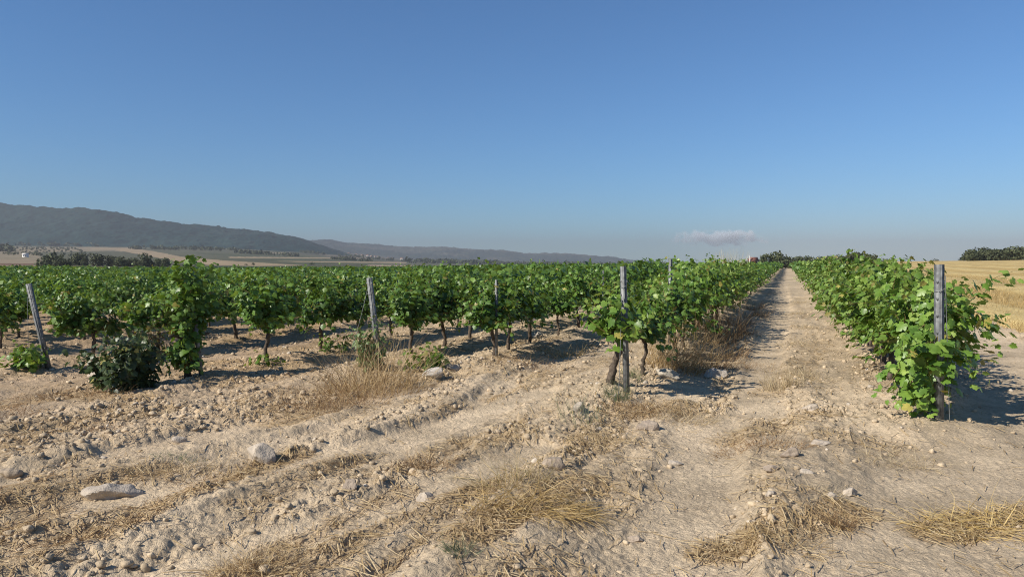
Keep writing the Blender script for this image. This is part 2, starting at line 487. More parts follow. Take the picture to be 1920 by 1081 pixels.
# ------------------------------------------------------------------ hills
def ridge(name, sky_pts, y_foot, y_crest, y_back, foot_off, c_lo, c_hi, seed, px0, px1, nx=700, ny=70):
    sp = np.array(sky_pts, float)
    pxs = np.linspace(px0, px1, nx)
    crest_y = np.interp(pxs, sp[:, 0], sp[:, 1])
    k = np.ones(9) / 9.0
    crest_y = np.convolve(np.pad(crest_y, 4, 'edge'), k, 'valid')
    s = np.concatenate([np.linspace(0, 1, ny), np.linspace(1.03, 1.5, 12)])
    PX, S = np.meshgrid(pxs, s)
    YY = np.where(S <= 1, y_foot + (y_crest - y_foot) * S, y_crest + (y_back - y_crest) * (S - 1) / .5)
    XX = (PX - CX) / F_PX * YY
    zf = base_z(XX, YY) - foot_off
    ycr = np.interp(PX, pxs, crest_y)
    zc = CAM_H + (HOR - ycr) / F_PX * y_crest
    prof = np.where(S <= 1, np.clip(S, 0, 1) ** 1.15, np.clip(1 - (S - 1) * 1.2, 0, 1))
    hgt = np.maximum(zc - zf, 0)
    rav = fbm(XX / 420 + 3, YY / 900, seed, 4) - .5
    Z = zf + hgt * prof + hgt * rav * 0.55 * np.sin(np.clip(S, 0, 1) * np.pi) + (fbm(XX / 26, YY / 40, seed + 9, 3) - .5) * 13 * sstep(0.02, .15, S) * np.clip(hgt / 60, 0, 1)
    n = fbm(XX / 300, YY / 420, seed + 3, 4); n2 = vnoise(XX / 11, YY / 22, seed + 5); n2b = vnoise(XX / 30, YY / 60, seed + 6)
    t = np.clip(sstep(.45, .66, n) * .65 + (n2 - .5) * .55 + (n2b - .5) * .4, 0, 1)[..., None]
    col = np.array(c_lo) * (1 - t) + np.array(c_hi) * t
    na, nr = nx, len(s)
    i = np.arange(nr - 1)[:, None] * na; j = np.arange(na - 1)[None]
    q = np.stack([i + j, i + j + 1, i + na + j + 1, i + na + j], -1).reshape(-1, 4)
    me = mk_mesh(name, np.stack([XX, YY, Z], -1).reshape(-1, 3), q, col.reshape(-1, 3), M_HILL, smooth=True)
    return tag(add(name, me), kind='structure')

SKY1 = [(-900, 376), (-500, 377), (-200, 378), (0, 382), (50, 385), (100, 388), (190, 392), (220, 398), (240, 404), (270, 409), (300, 413), (330, 418), (370, 421), (400, 424), (440, 428), (490, 433), (520, 439), (560, 446), (600, 458), (640, 471), (680, 484), (700, 496), (800, 505)]
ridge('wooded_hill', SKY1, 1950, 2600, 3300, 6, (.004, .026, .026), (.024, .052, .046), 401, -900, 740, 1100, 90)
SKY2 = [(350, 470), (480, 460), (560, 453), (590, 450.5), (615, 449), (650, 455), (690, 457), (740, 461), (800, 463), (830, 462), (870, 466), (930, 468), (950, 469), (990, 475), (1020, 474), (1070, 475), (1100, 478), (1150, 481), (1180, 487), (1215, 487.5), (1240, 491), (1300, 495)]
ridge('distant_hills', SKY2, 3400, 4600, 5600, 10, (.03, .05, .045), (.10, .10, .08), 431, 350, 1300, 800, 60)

# ------------------------------------------------------------------ leaves and shoots
def leaf_template(kind):
    if kind == 'hi':
        h = [(0.0, -.02), (.14, -.17), (.33, -.15), (.50, .02), (.44, .17), (.60, .36), (.56, .56), (.33, .52), (.31, .72), (.17, .88)]
        out = h + [(0, 1.02)] + [(-a, b) for a, b in reversed(h[1:])]
    else:
        h = [(0.0, -.08), (.42, -.02), (.58, .42), (.25, .78)]
        out = h + [(0, 1.0)] + [(-a, b) for a, b in reversed(h[1:])]
    out = np.array(out); n = len(out)
    V = np.zeros((n + 1, 3)); V[:n, :2] = out; V[n, :2] = (0, .32)
    V[:n, 2] = -0.16 * np.abs(V[:n, 0]) - 0.12 * (V[:n, 1] - .32) ** 2 + 0.05 * (np.arange(n) % 2)
    V[n, 2] = 0.05
    F = np.array([(n, i, (i + 1) % n) for i in range(n)])
    return V, F
LEAF_HI, LEAF_MID = leaf_template('hi'), leaf_template('mid')
LEAF_LO = (np.array([(0, -.1, 0), (.55, .35, -.1), (0, 1, -.06), (-.55, .35, -.1)]), np.array([(0, 1, 2), (0, 2, 3)]))

def norm(a):
    return a / (np.linalg.norm(a, axis=-1, keepdims=True) + 1e-9)

def leaves_mesh(P, T, N, S, COL, tpl):
    """every leaf placed at P with tip T and upper side N"""
    N = norm(N); T = norm(T - (T * N).sum(1, keepdims=True) * N); B = np.cross(T, N)
    L, F = tpl
    V = P[:, None] + S[:, None, None] * (L[None, :, 0, None] * B[:, None] + L[None, :, 1, None] * T[:, None] + L[None, :, 2, None] * N[:, None])
    m = len(L)
    Fc = (F[None] + (np.arange(len(P)) * m)[:, None, None]).reshape(-1, 3)
    return V.reshape(-1, 3), Fc, np.repeat(COL, m, axis=0)

G_DARK, G_MID, G_LIGHT, G_YEL = np.array([.050, .108, .018]), np.array([.096, .185, .028]), np.array([.185, .285, .058]), np.array([.30, .27, .07])

def grow(rng, starts, dirs, lens, grav=0.5, step=0.052, size=(.09, .14), wob=.12, axis=(0, 0), pal=None, fill=0.5, dry=.02):
    """shoots bend under their weight and carry alternate leaves"""
    starts = np.array(starts, float); d = norm(np.array(dirs, float)); lens = np.array(lens, float)
    grav = np.broadcast_to(np.asarray(grav, float), lens.shape)[:, None]
    pos = starts.copy(); n = len(pos)
    lines = [pos.copy()]; P = []; T = []; N = []; S = []; K = []
    for k in range(int(lens.max() / step)):
        act = (k + 1) * step <= lens
        d = norm(d + rng.normal(0, wob, d.shape) + np.array([0, 0, -1.0]) * grav * step * (0.4 + 2.2 * (k * step)))
        pos = np.where(act[:, None], pos + d * step, pos)
        lines.append(pos.copy())
        reps = 1 + (rng.random() < fill)
        for _ in range(reps):
            a = np.where(act)[0]
            if not len(a): break
            side = norm(np.cross(d[a], rng.normal(0, 1, (len(a), 3)) + np.array([0, 0, .3])))
            p = pos[a] + side * rng.uniform(.03, .11, (len(a), 1))
            outw = p.copy(); outw[:, 0] -= axis[0]; outw[:, 1] -= axis[1]; outw[:, 2] = 0; outw[:, 1] *= .35
            outw = norm(outw)
            N.append(norm(outw * .55 + np.array([0, 0, .62]) + rng.normal(0, .5, p.shape)))
            T.append(side * .5 + outw * .35 + np.array([0, 0, -.75]) + rng.normal(0, .35, p.shape))
            f = (k + 1) * step / lens[a]
            S.append(rng.uniform(size[0], size[1], len(a)) * (1 - .55 * np.clip(f, 0, 1) ** 3))
            P.append(p); K.append(f)
    P = np.vstack(P); T = np.vstack(T); N = np.vstack(N); S = np.concatenate(S); K = np.concatenate(K)
    d0, d1, d2 = pal or (G_DARK, G_MID, G_LIGHT)
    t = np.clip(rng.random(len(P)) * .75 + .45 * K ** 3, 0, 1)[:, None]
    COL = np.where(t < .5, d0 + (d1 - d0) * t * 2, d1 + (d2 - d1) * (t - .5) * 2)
    y = rng.random(len(P)) < dry
    COL[y] = G_YEL * rng.uniform(.7, 1.2, (y.sum(), 1))
    lines = np.stack(lines, 1)          # n, k, 3
    return dict(P=P, T=T, N=N, S=S, COL=COL, lines=lines, lens=lens, step=step)

def shoot_mesh(g, r0=.005, every=3):
    parts = []; 
    for ln, L in zip(g['lines'], g['lens']):
        k = max(2, int(L / g['step']))
        pts = ln[:k + 1:every]
        if len(pts) < 2: continue
        parts.append(tube(pts, np.linspace(r0, r0 * .35, len(pts)), 4))
    V, F = join(parts)
    return V, F

def bark_mesh(name, polylines, seed):
    rng = np.random.default_rng(seed); parts = []
    for pts, r0, r1 in polylines:
        pts = np.array(pts, float)
        t = np.linspace(0, 1, len(pts)); ti = np.linspace(0, 1, 15)
        P = np.stack([np.interp(ti, t, pts[:, k]) for k in range(3)], 1)
        P[1:-1] = (P[:-2] + P[1:-1] * 2 + P[2:]) / 4
        P[1:-1] += rng.normal(0, .006, (13, 3))
        rad = np.linspace(r0, r1, 15) * (1 + .22 * np.exp(-ti * 14)) * (1 + rng.normal(0, .10, 15))
        parts.append(tube(P, rad, 9, .16, rng))
    V, F = join(parts)
    c = np.array([.105, .083, .063])[None] * (.75 + .5 * rng.random((len(V), 1)))
    return mk_mesh(name, V, F, c, M_BARK, smooth=True)

def vine_growth(seed, n=24, height=1.0, wide=1.0, along=.62, grav=.8, base=.64, extra=None, size=(.075, .13), fill=.95, pal=None, dry=.03, low=7):
    rng = np.random.default_rng(seed)
    st, di, ln = [], [], []
    for k in range(n):
        y = rng.uniform(-along, along)
        st.append((rng.normal(0, .04), y, base + rng.normal(0, .05)))
        di.append((rng.normal(0, .48) * wide, rng.normal(0, .30) + y * .3, 1.0))
        ln.append(rng.uniform(.5, 1.12) * height)
    for k in range(low):                                     # a few shoots that hang to the side
        y = rng.uniform(-along, along); sx = rng.choice((-1, 1))
        st.append((0, y, base)); di.append((sx * 1.0 * wide, rng.normal(0, .4), .35)); ln.append(rng.uniform(.45, .8))
    grav = [grav] * len(st)
    for e in extra or []:
        st.append(e[0]); di.append(e[1]); ln.append(e[2]); grav.append(e[3] if len(e) > 3 else .8)
    return grow(rng, st, di, ln, grav=grav, size=size, fill=fill, pal=pal, dry=dry)

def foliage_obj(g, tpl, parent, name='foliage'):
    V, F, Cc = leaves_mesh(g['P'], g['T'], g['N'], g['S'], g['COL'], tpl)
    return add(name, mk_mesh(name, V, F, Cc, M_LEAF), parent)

def shoots_obj(g, parent, r0=.005):
    V, F = shoot_mesh(g, r0)
    rng = np.random.default_rng(5)
    c = np.array([.16, .125, .05])[None] * (.7 + .6 * rng.random((len(V), 1)))
    return add('shoot', mk_mesh('shoot', V, F, c, M_BARK), parent)

def trunk_lines(rng, lean=None, base=.74, arm=.5, fork=False):
    lx, ly = lean if lean is not None else (rng.normal(0, .06), rng.normal(0, .12))
    mx, my = lx * .35 + rng.normal(0, .03), ly * .35 + rng.normal(0, .03)
    top = (0, 0, base - .06)
    r = rng.uniform(.026, .038) if lean is None else .047
    L = [([(-lx, -ly, -.08), (-lx * .8 + mx * .3, -ly * .8, base * .28), (-mx, -my, base * .62), top], r * 1.15, r * .85)]
    for s in (-1, 1):
        a = arm * rng.uniform(.6, 1.0)
        L.append(([(0, 0, base - .10), (rng.normal(0, .02), s * a * .35, base - .01), (rng.normal(0, .03), s * a, base + rng.uniform(0, .1))], r * .8, r * .35))
    return L

def make_vine(name, seed, tpl, with_shoots, lean=None, **kw):
    rng = np.random.default_rng(seed + 1000)
    t = thing(name, 'grapevine', 'grapevine', (0, 0, 0))
    g = vine_growth(seed, **kw)
    add('trunk', bark_mesh('trunk', trunk_lines(rng, lean, kw.get('base', .64)), seed), t)
    foliage_obj(g, tpl, t)
    if with_shoots: shoots_obj(g, t)
    return t

ROW_ROT = -math.atan2(RD[0], RD[1])
# ---- every vine position, and how much of each the camera can see
rngv = np.random.default_rng(77)
ROW_PHRASE = ['of the row right of the lane', 'of the row left of the lane', 'of the second row left of the lane', 'of the third row left of the lane',
              'of the row with the leafy column', 'of the far left row with the leaning post']
EXPL = {0: [.40, 1.5, 2.75, 4.0, 5.3], 1: [0.1, 1.25, 3.7, 4.95], 2: [0.08, 1.15, 2.34, 4.2, 5.7], 3: [1.3, 2.5, 3.8], 4: [0.05, 1.2, 2.9], 5: [.9, 2.3, 3.4], 6: [.1, 2.0]}
cand = []
for ri, (u, v0) in enumerate(ROWS):
    offs = list(EXPL.get(ri, [rngv.uniform(0, 1)]))
    vend = (235 if ri < 2 else max(95, 225 - 3.4 * ri)) - v0
    while offs[-1] < vend:
        offs.append(offs[-1] + 1.32 * rngv.uniform(.88, 1.12))
    for k, o in enumerate(offs):
        if k > 6 and rngv.random() < .03: continue
        uu = u + rngv.normal(0, .05)
        x = uu * RN[0] + (v0 + o) * RD[0]; y = uu * RN[1] + (v0 + o) * RD[1]
        cand.append([ri, k, x, y, rngv.uniform(.88, 1.10) * (1.04 if ri < 2 else 1), rngv.random()])
cand = [c for c in cand if c[3] > 3 and abs(c[2]) / c[3] < .86]
cxy = np.array([[c[2], c[3]] for c in cand])
cz = gz(cxy[:, 0], cxy[:, 1])
dist = np.hypot(cxy[:, 0], cxy[:, 1])
owner = np.full((270, 480), -1, int); seen = np.zeros(len(cand), int)
for i in np.argsort(dist):
    x, y, s = cxy[i, 0], cxy[i, 1], cand[i][4]
    pa, ya, fw = project(x, y, cz[i] + 1.62 * s); pb, yb, _ = project(x, y, cz[i] + .6)
    hw = .72 * F_PX / fw
    x0, x1 = int((pa - hw) / 4), int((pa + hw) / 4) + 1; y0, y1 = int(ya / 4), int(yb / 4) + 1
    x0, x1, y0, y1 = max(x0, 0), min(x1, 480), max(y0, 0), min(y1, 270)
    if x1 <= x0 or y1 <= y0: continue
    sub = owner[y0:y1, x0:x1]
    m = (sub < 0) & (rngv.random(sub.shape) < .85)
    seen[i] = m.sum(); sub[m] = i
order = [i for i in np.argsort(-seen) if seen[i] > 0][:296]
chosen = set(int(i) for i in order)

VAR = dict(size=(.095, .15))
GB = (np.array([.064, .132, .020]), np.array([.125, .222, .033]), np.array([.245, .335, .075]))
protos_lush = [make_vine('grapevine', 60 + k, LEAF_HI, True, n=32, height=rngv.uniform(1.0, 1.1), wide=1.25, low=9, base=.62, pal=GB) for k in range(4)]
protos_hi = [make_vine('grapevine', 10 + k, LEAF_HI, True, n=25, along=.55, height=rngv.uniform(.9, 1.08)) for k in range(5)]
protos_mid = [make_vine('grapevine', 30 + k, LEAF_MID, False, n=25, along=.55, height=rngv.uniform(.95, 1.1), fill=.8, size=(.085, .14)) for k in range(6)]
ORD = ['nearest', 'second', 'third', 'fourth', 'fifth', 'sixth', 'seventh', 'eighth']
rowcount = {}
used = set()
SPECIAL = {}
for i in sorted(chosen, key=lambda i: (cand[i][0], cand[i][1])):
    ri, k, x, y, s, rnd = cand[i]
    if ri == 0 and k == 0: 
        SPECIAL['first_right'] = (x, y, cz[i]); rowcount[ri] = 1; continue
    if ri == 1 and k == 0:
        SPECIAL['first_mid'] = (x, y, cz[i]); rowcount[ri] = 1; continue
    if ri == 4 and k == 0:
        SPECIAL['column'] = (x, y, cz[i]); rowcount[ri] = 1; continue
    if ri == 1 and k < 5: s *= (.84, .84, .88, .92, .97)[k]
    pool = (protos_lush if ri < 2 and dist[i] < 40 and not (ri == 1 and k < 4) else protos_hi) if dist[i] < 21 or (ri < 2 and dist[i] < 40) else protos_mid
    p = pool[int(rnd * 997) % len(pool)]
    c = rowcount.get(ri, 0); rowcount[ri] = c + 1
    if ri < 6 and c < 8:
        lab = '%s grapevine from the near end %s' % (ORD[c], ROW_PHRASE[ri])
        if c == 0: lab = 'first grapevine at the near end %s' % ROW_PHRASE[ri]
    elif ri < 6:
        lab = 'grapevine deep in the hedge-like far part %s' % ROW_PHRASE[ri]
    else:
        lab = 'leafy grapevine in the dense rows filling the left of the vineyard'
    rot = ROW_ROT + (math.pi if rnd > .5 else 0) + (rnd - .5) * .3
    # a step to the side must not show a clone: scale differs per plant
    if p.name not in used:
        used.add(p.name); q = p; q.location = (x, y, cz[i]); q.rotation_euler = (0, 0, rot); q.scale = (s,) * 3; q['label'] = lab; q['group'] = 'grapevines planted in rows'
    else:
        q = dup(p, (x, y, cz[i]), rot, s, lab, 'grapevines planted in rows')
for p in protos_lush + protos_hi + protos_mid:
    if p.name not in used:
        for c in list(p.children): bpy.data.objects.remove(c)
        bpy.data.objects.remove(p)

# ---- the end vines, each with its own habit
def place(t, xyz, rot=0.0, label=None, scale=1.0):
    t.location = xyz; t.rotation_euler = (0, 0, rot); t.scale = (scale,) * 3
    if label: t['label'] = label
    t['group'] = 'grapevines planted in rows'
    return t

x, y, z = SPECIAL['first_right']
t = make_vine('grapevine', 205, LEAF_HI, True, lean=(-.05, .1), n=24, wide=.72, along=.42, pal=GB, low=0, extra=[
    ((.15, -.1, 1.1), (.62, -.25, .9), .82, .22), ((.15, -.1, 1.0), (1.0, -.2, .55), .76, .28), ((.1, -.1, 1.0), (.8, -.1, .6), .6, .3), ((.1, 0, .75), (1.0, .1, .2), .55, .3), ((.1, 0, .65), (1.0, -.1, -.05), .62, .2),
    ((-.12, -.62, 1.0), (-.15, -.2, -.3), .75), ((.12, -.6, .9), (.25, -.2, -.4), .6), ((-.2, -.6, .8), (-.35, -.2, -.6), .7), ((-.1, -.66, .6), (-.1, -.1, -.8), .55), ((-.22, -.6, .55), (-.3, -.15, -.7), .5),
    ((-.06, -.86, .9), (-.05, -.05, -.6), .4, 1.2), ((-.10, -.86, .85), (-.15, -.05, -.7), .6, 1.2), ((-.15, -.82, .45), (-.2, 0, -.6), .4, 1.0), ((-.04, -.84, .9), (-.1, 0, -.3), .4, 1.0),
    ((0, -.25, .9), (-.25, -.6, -.4), .95), ((-.05, -.3, .8), (-.35, -.5, -.6), .85), ((-.05, -.3, .85), (-.1, -.7, -.5), .8), 
    ((.05, -.3, .7), (.1, -.5, -.8), .62), ((-.1, -.25, .7), (-.3, -.3, -.9), .66)])
place(t, (x, y, z), ROW_ROT, 'bushy grapevine around the right-hand post, with shoots trailing down to the soil')
x, y, z = SPECIAL['first_mid']
t = make_vine('grapevine', 212, LEAF_HI, True, lean=(.16, .1), n=13, wide=.6, along=.33, height=.8, base=.7, pal=GB, low=2, extra=[
    ((-.1, -.2, .7), (-.4, -.3, .9), .65, .4), ((.05, -.15, .75), (.1, -.7, .3), .4), ((-.03, -.15, .8), (-.1, -.7, .1), .42), ((.1, -.1, .75), (.5, -.4, .2), .5),
    ((0, -.5, .85), (.1, -.1, .2), .4), ((-.1, -.5, .75), (-.3, -.1, .3), .4), ((.1, -.48, .8), (.3, -.1, 0), .45), ((-.02, -.52, .95), (0, 0, .8), .3), ((.05, -.52, .8), (-.1, -.05, -.5), .3)])
place(t, (x, y, z), ROW_ROT, 'grapevine with a thick crooked trunk wrapped around the central post')
x, y, z = SPECIAL['column']
xc, yc = hit(355, 707); zc = gz1(xc, yc)
t = make_vine('grapevine', 221, LEAF_HI, True, lean=(.02, .02), n=12, wide=.4, along=.16, height=1.05, low=0, grav=.4, extra=[
    ((0, 0, .7), (.0, -.05, 1), 1.3, .05), ((0, 0, .8), (-.08, -.05, 1), .95, .1), ((0, 0, .8), (.05, -.05, 1), .9, .1), ((0, 0, .9), (-.02, -.05, 1), 1.05, .03), ((0, 0, .5), (-.1, 0, 1), .8, .2), ((0, -.05, .55), (-.3, -.4, -.3), .6), ((0, -.05, .6), (.3, -.4, -.5), .6), ((.05, 0, .4), (-.4, -.3, -.1), .5),
    ((0, 0, .35), (.4, -.2, -.2), .4), ((0, 0, .35), (-.2, -.4, .3), .4), ((0, 0, .3), (.1, -.3, .2), .35)] + [
    ((.03 * math.sin(k * 2.4), .03 * math.cos(k * 2.4), .15 + .041 * k), (math.sin(k * 2.4), .9 * math.cos(k * 2.4) - .3, .25), .20 + .13 * ((k * 7) % 5) / 5, 1.0) for k in range(40)])
place(t, (xc, yc, zc), ROW_ROT, 'tall narrow column of vine leaves climbing a post from ground to tip')

# ---- all the other vines of the field as one mass
def far_vines():
    rng = np.random.default_rng(9)
    idx = [i for i in range(len(cand)) if i not in chosen and dist[i] < 240]
    Vs, Fs, Cs, off = [], [], [], 0
    P, N, T, S, CC = [], [], [], [], []
    for i in idx:
        d = dist[i]
        n = 170 if d < 30 else (95 if d < 60 else 55)
        sz = (.14, .2) if d < 30 else ((.2, .28) if d < 60 else (.28, .4))
        lo = .6 if d < 30 else (.75 if d < 60 else .95)
        s = cand[i][4]
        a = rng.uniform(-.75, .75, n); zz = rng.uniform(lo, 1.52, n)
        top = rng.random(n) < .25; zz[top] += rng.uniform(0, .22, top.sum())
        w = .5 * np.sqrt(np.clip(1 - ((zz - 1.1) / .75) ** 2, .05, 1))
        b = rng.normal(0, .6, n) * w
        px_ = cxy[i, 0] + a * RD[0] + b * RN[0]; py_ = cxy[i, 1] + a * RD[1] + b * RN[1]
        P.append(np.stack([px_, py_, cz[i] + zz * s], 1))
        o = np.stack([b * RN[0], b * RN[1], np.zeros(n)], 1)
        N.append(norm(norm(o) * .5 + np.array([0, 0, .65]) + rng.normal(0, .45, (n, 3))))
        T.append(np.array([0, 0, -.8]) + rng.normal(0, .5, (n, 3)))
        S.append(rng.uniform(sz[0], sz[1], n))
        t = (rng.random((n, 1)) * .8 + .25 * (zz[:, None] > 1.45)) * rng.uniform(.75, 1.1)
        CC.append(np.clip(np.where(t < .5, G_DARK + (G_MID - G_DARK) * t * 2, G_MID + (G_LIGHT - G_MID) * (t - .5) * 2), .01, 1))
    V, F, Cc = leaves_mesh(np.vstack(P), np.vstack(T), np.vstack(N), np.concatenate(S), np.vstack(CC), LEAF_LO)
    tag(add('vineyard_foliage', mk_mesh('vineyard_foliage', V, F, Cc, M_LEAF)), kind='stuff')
far_vines()

# ------------------------------------------------------------------ posts
def channel_mesh(h, w=.062, d=.042, th=.006):
    bl = [(-w / 2, w / 2, -th / 2, th / 2, -.25, h), (-w / 2, -w / 2 + th, th / 2, d, -.25, h), (w / 2 - th, w / 2, th / 2, d, -.25, h),
          (-w / 2 + th, -w / 2 + th + .012, d - th, d, -.25, h), (w / 2 - th - .012, w / 2 - th, d - th, d, -.25, h), (-.008, .008, -th / 2 - .007, -th / 2, -.25, h - .002)]
    return boxes(bl)

def make_post(h, lean, rot, loc, label, wire=None, w=.062, name='trellis_post', tie=True):
    t = thing(name, label, 'post', loc, 0, 'grey metal trellis posts')
    V, Q = channel_mesh(h, w, w * .68)
    hb = []
    zk = .35
    while zk < h - .05:
        hb.append((w / 2, w / 2 + .012, -.004, .01, zk, zk + .022)); hb.append((-w / 2 - .012, -w / 2, -.004, .01, zk + .01, zk + .032)); zk += .17
    Vh, Qh = boxes(hb)
    VV, FF = join([(V, Q, []), (Vh, Qh, [])])
    add('channel', mk_mesh('channel', VV, FF, None, M_METAL), t)
    if tie:
        th = np.linspace(0, 2 * np.pi, 13)
        for zt in (h - .27, h - .30):
            pass
        ring = np.stack([np.cos(th) * (w / 2 + .008), np.sin(th) * (w * .5 + .004) + w * .3, h - .25 + .02 * np.cos(th)], 1)
        Vt, q, tr = tube(ring, np.full(13, .003), 5)
        add('tie_wire', mk_mesh('tie_wire', Vt, [q, tr], None, M_METAL), t)
    if wire:
        n = 14; a = np.array(wire[0]); b = np.array(wire[1]); s = np.linspace(0, 1, n)[:, None]
        pts = a * (1 - s) + b * s; pts[:, 2] -= .02 * np.sin(s[:, 0] * np.pi)
        Vt, q, tr = tube(pts, np.full(n, .004), 5)
        add('guy_wire', mk_mesh('guy_wire', Vt, [q, tr], None, M_METAL), t)
    t.rotation_euler = (lean[1], lean[0], rot)
    return t

def post_at(px, py, h, lean, rot, label, **k):
    x, y = hit(px, py)
    return make_post(h, lean, rot, (x, y, gz1(x, y)), label, **k)

post_at(1764, 786, 1.56, (-.05, .03), .25, 'upright grey metal post at the near end of the right-hand row', wire=((.02, -.03, 1.45), (.03, -.08, -.05)), w=.075)
post_at(1176, 738, 1.57, (-.035, .0), .1, 'grey metal post beside the thick crooked vine trunk, centre right', wire=((-.035, -.02, 1.2), (-.2, -.35, -.03)), w=.068)
post_at(712, 694, 1.47, (-.10, .05), -.25, 'leaning grey metal post rising from tall dry grass', wire=((-.03, -.02, 1.3), (-.26, -.3, .45)), w=.075)
post_at(377, 704, 1.02, (-.09, .02), .2, 'grey metal post half hidden by the column of vine leaves', w=.055)
post_at(89, 692, 1.52, (-.21, .04), -.2, 'strongly leaning grey metal post near the left edge', w=.078, wire=((-.03, -.03, 1.3), (-.15, -.2, .2)))
post_at(931, 668, 1.30, (0, 0), .1, 'thin upright dark stake beside the bent vine trunk', w=.045, tie=False)
post_at(1131, 606, 1.40, (0, 0), .1, 'thin stake deep among the vines left of the central post', w=.04, tie=False)
xx, yy = 3.20, 14.75
make_post(1.70, (0, 0), .1, (xx, yy, gz1(xx, yy)), 'grey metal post standing between leafy vines behind the central post', w=.07)

# ------------------------------------------------------------------ bushes and sprouts
def leafy(name, label, cat, px, py, n, spread, length, grav, pal, seed, size, up=.9, z0=.02, dry=.02, fill=.9, width=.1):
    x, y = hit(px, py); z = gz1(x, y)
    rng = np.random.default_rng(seed)
    st = [(rng.normal(0, width), rng.normal(0, width), z0) for _ in range(n)]
    di = [(rng.normal(0, spread), rng.normal(0, spread), up) for _ in range(n)]
    g = grow(rng, st, di, rng.uniform(.55, 1, n) * length, grav=grav, size=size, pal=pal, dry=dry, fill=fill)
    t = thing(name, label, cat, (x, y, z))
    V, F = shoot_mesh(g, .006, 2)
    foliage_obj(g, LEAF_HI, t)
    add('stem', mk_mesh('stem', V, F, np.full((len(V), 3), (.1, .08, .04)), M_BARK), t)
    return t

DK = (np.array([.026, .046, .016]), np.array([.048, .076, .026]), np.array([.09, .125, .045]))
leafy('dark_bush', 'low dark green bush with broad leaves between two leaning posts', 'bush', 246, 728, 44, .17, 1.0, .16, DK, 301, (.07, .12), width=.15)
leafy('dry_bush', 'thin half dried bush with brown leaves beside the dark green bush', 'bush', 297, 668, 12, .35, .85, .5, (np.array([.16, .13, .05]), np.array([.2, .15, .07]), np.array([.1, .14, .04])), 302, (.06, .09), dry=.2, fill=.2)
leafy('vine_sprout', 'small bright green vine sprout at the foot of the far left leaning post', 'sprout', 57, 690, 14, .4, .5, .4, GB, 303, (.08, .12))
leafy('vine_sprout', 'small rounded vine sprout alone on the soil beside pale rocks', 'sprout', 803, 694, 12, .22, .45, .2, GB, 304, (.07, .1))
leafy('vine_sprout', 'greyish green creeper climbing the foot of the leaning post amid dry grass', 'sprout', 694, 690, 14, .2, .95, .1, (np.array([.06, .11, .035]), np.array([.1, .16, .05]), np.array([.16, .21, .08])), 305, (.05, .09))
leafy('vine_sprout', 'slender vine sprout beside a thin trunk, left of the dry grass', 'sprout', 622, 660, 5, .25, .6, .3, GB, 306, (.06, .09))
leafy('vine_sprout', 'tiny creeping vine sprout at the foot of a bent trunk', 'sprout', 492, 682, 6, .9, .3, 1.0, GB, 307, (.06, .09))

# ------------------------------------------------------------------ dry grass, weeds, straw
SC0, SC1, SC2 = np.array([.25, .175, .085]), np.array([.43, .315, .155]), np.array([.60, .485, .29])

def blades(rng, base, dirs, lens, width, bend, segs=4, pal=(SC0, SC1, SC2)):
    n = len(base); d = norm(np.asarray(dirs, float)); p = np.asarray(base, float).copy()
    sv = norm(np.cross(d, rng.normal(0, 1, (n, 3)))); V = []
    for k in range(segs + 1):
        w = width * (1 - .75 * k / segs)
        V.append(np.stack([p - sv * w[:, None] / 2, p + sv * w[:, None] / 2], 1))
        p = p + d * (lens / segs)[:, None]
        d = norm(d + np.array([0, 0, -1.0]) * (bend / segs)[:, None] + rng.normal(0, .16, d.shape))
    V = np.stack(V, 1).reshape(n, -1, 3); m = V.shape[1]
    q = np.array([(2 * k, 2 * k + 1, 2 * k + 3, 2 * k + 2) for k in range(segs)])
    F = (q[None] + (np.arange(n) * m)[:, None, None]).reshape(-1, 4)
    t = rng.random((n, 1)); c = np.where(t < .5, pal[0] + (pal[1] - pal[0]) * t * 2, pal[1] + (pal[2] - pal[1]) * (t - .5) * 2)
    return V.reshape(-1, 3), F, np.repeat(c, m, 0)

RUST = (np.array([.13, .078, .038]), np.array([.28, .18, .085]), np.array([.46, .33, .18]))
PALE = (np.array([.24, .18, .1]), np.array([.42, .33, .185]), np.array([.56, .47, .3]))
GOLD = (np.array([.21, .14, .05]), np.array([.39, .275, .105]), np.array([.55, .42, .21]))
GREYGREEN = (np.array([.13, .15, .08]), np.array([.19, .21, .12]), np.array([.27, .27, .16]))

def tuft(name, label, cat, px, py, n, rx, ry, length, spread, pal, seed, bend=.8, width=.005, lean=(0, 0), up=1.0, group=None):
    x, y = hit(px, py); rng = np.random.default_rng(seed)
    qa = rng.uniform(0, 2 * np.pi, n); qr = rng.random(n) ** .62
    bx = rx * qr * np.cos(qa); by = ry * qr * np.sin(qa)
    zb = gz(x + bx, y + by); z = gz1(x, y)
    di = np.stack([bx / max(rx, .05) * spread + rng.normal(0, spread * 1.0, n) + lean[0], by / max(ry, .05) * spread + rng.normal(0, spread * 1.0, n) + lean[1], np.full(n, up)], 1)
    V, F, c = blades(rng, np.stack([bx, by, zb - z - .01], 1), di, rng.uniform(.3, 1.1, n) * length, rng.uniform(.4, 1.05, n) * width, rng.uniform(.3, 1.3, n) * bend, 4, pal)
    return tag(add(name, mk_mesh(name, V, F, c, M_STRAW), None, (x, y, z)), label, cat, group)

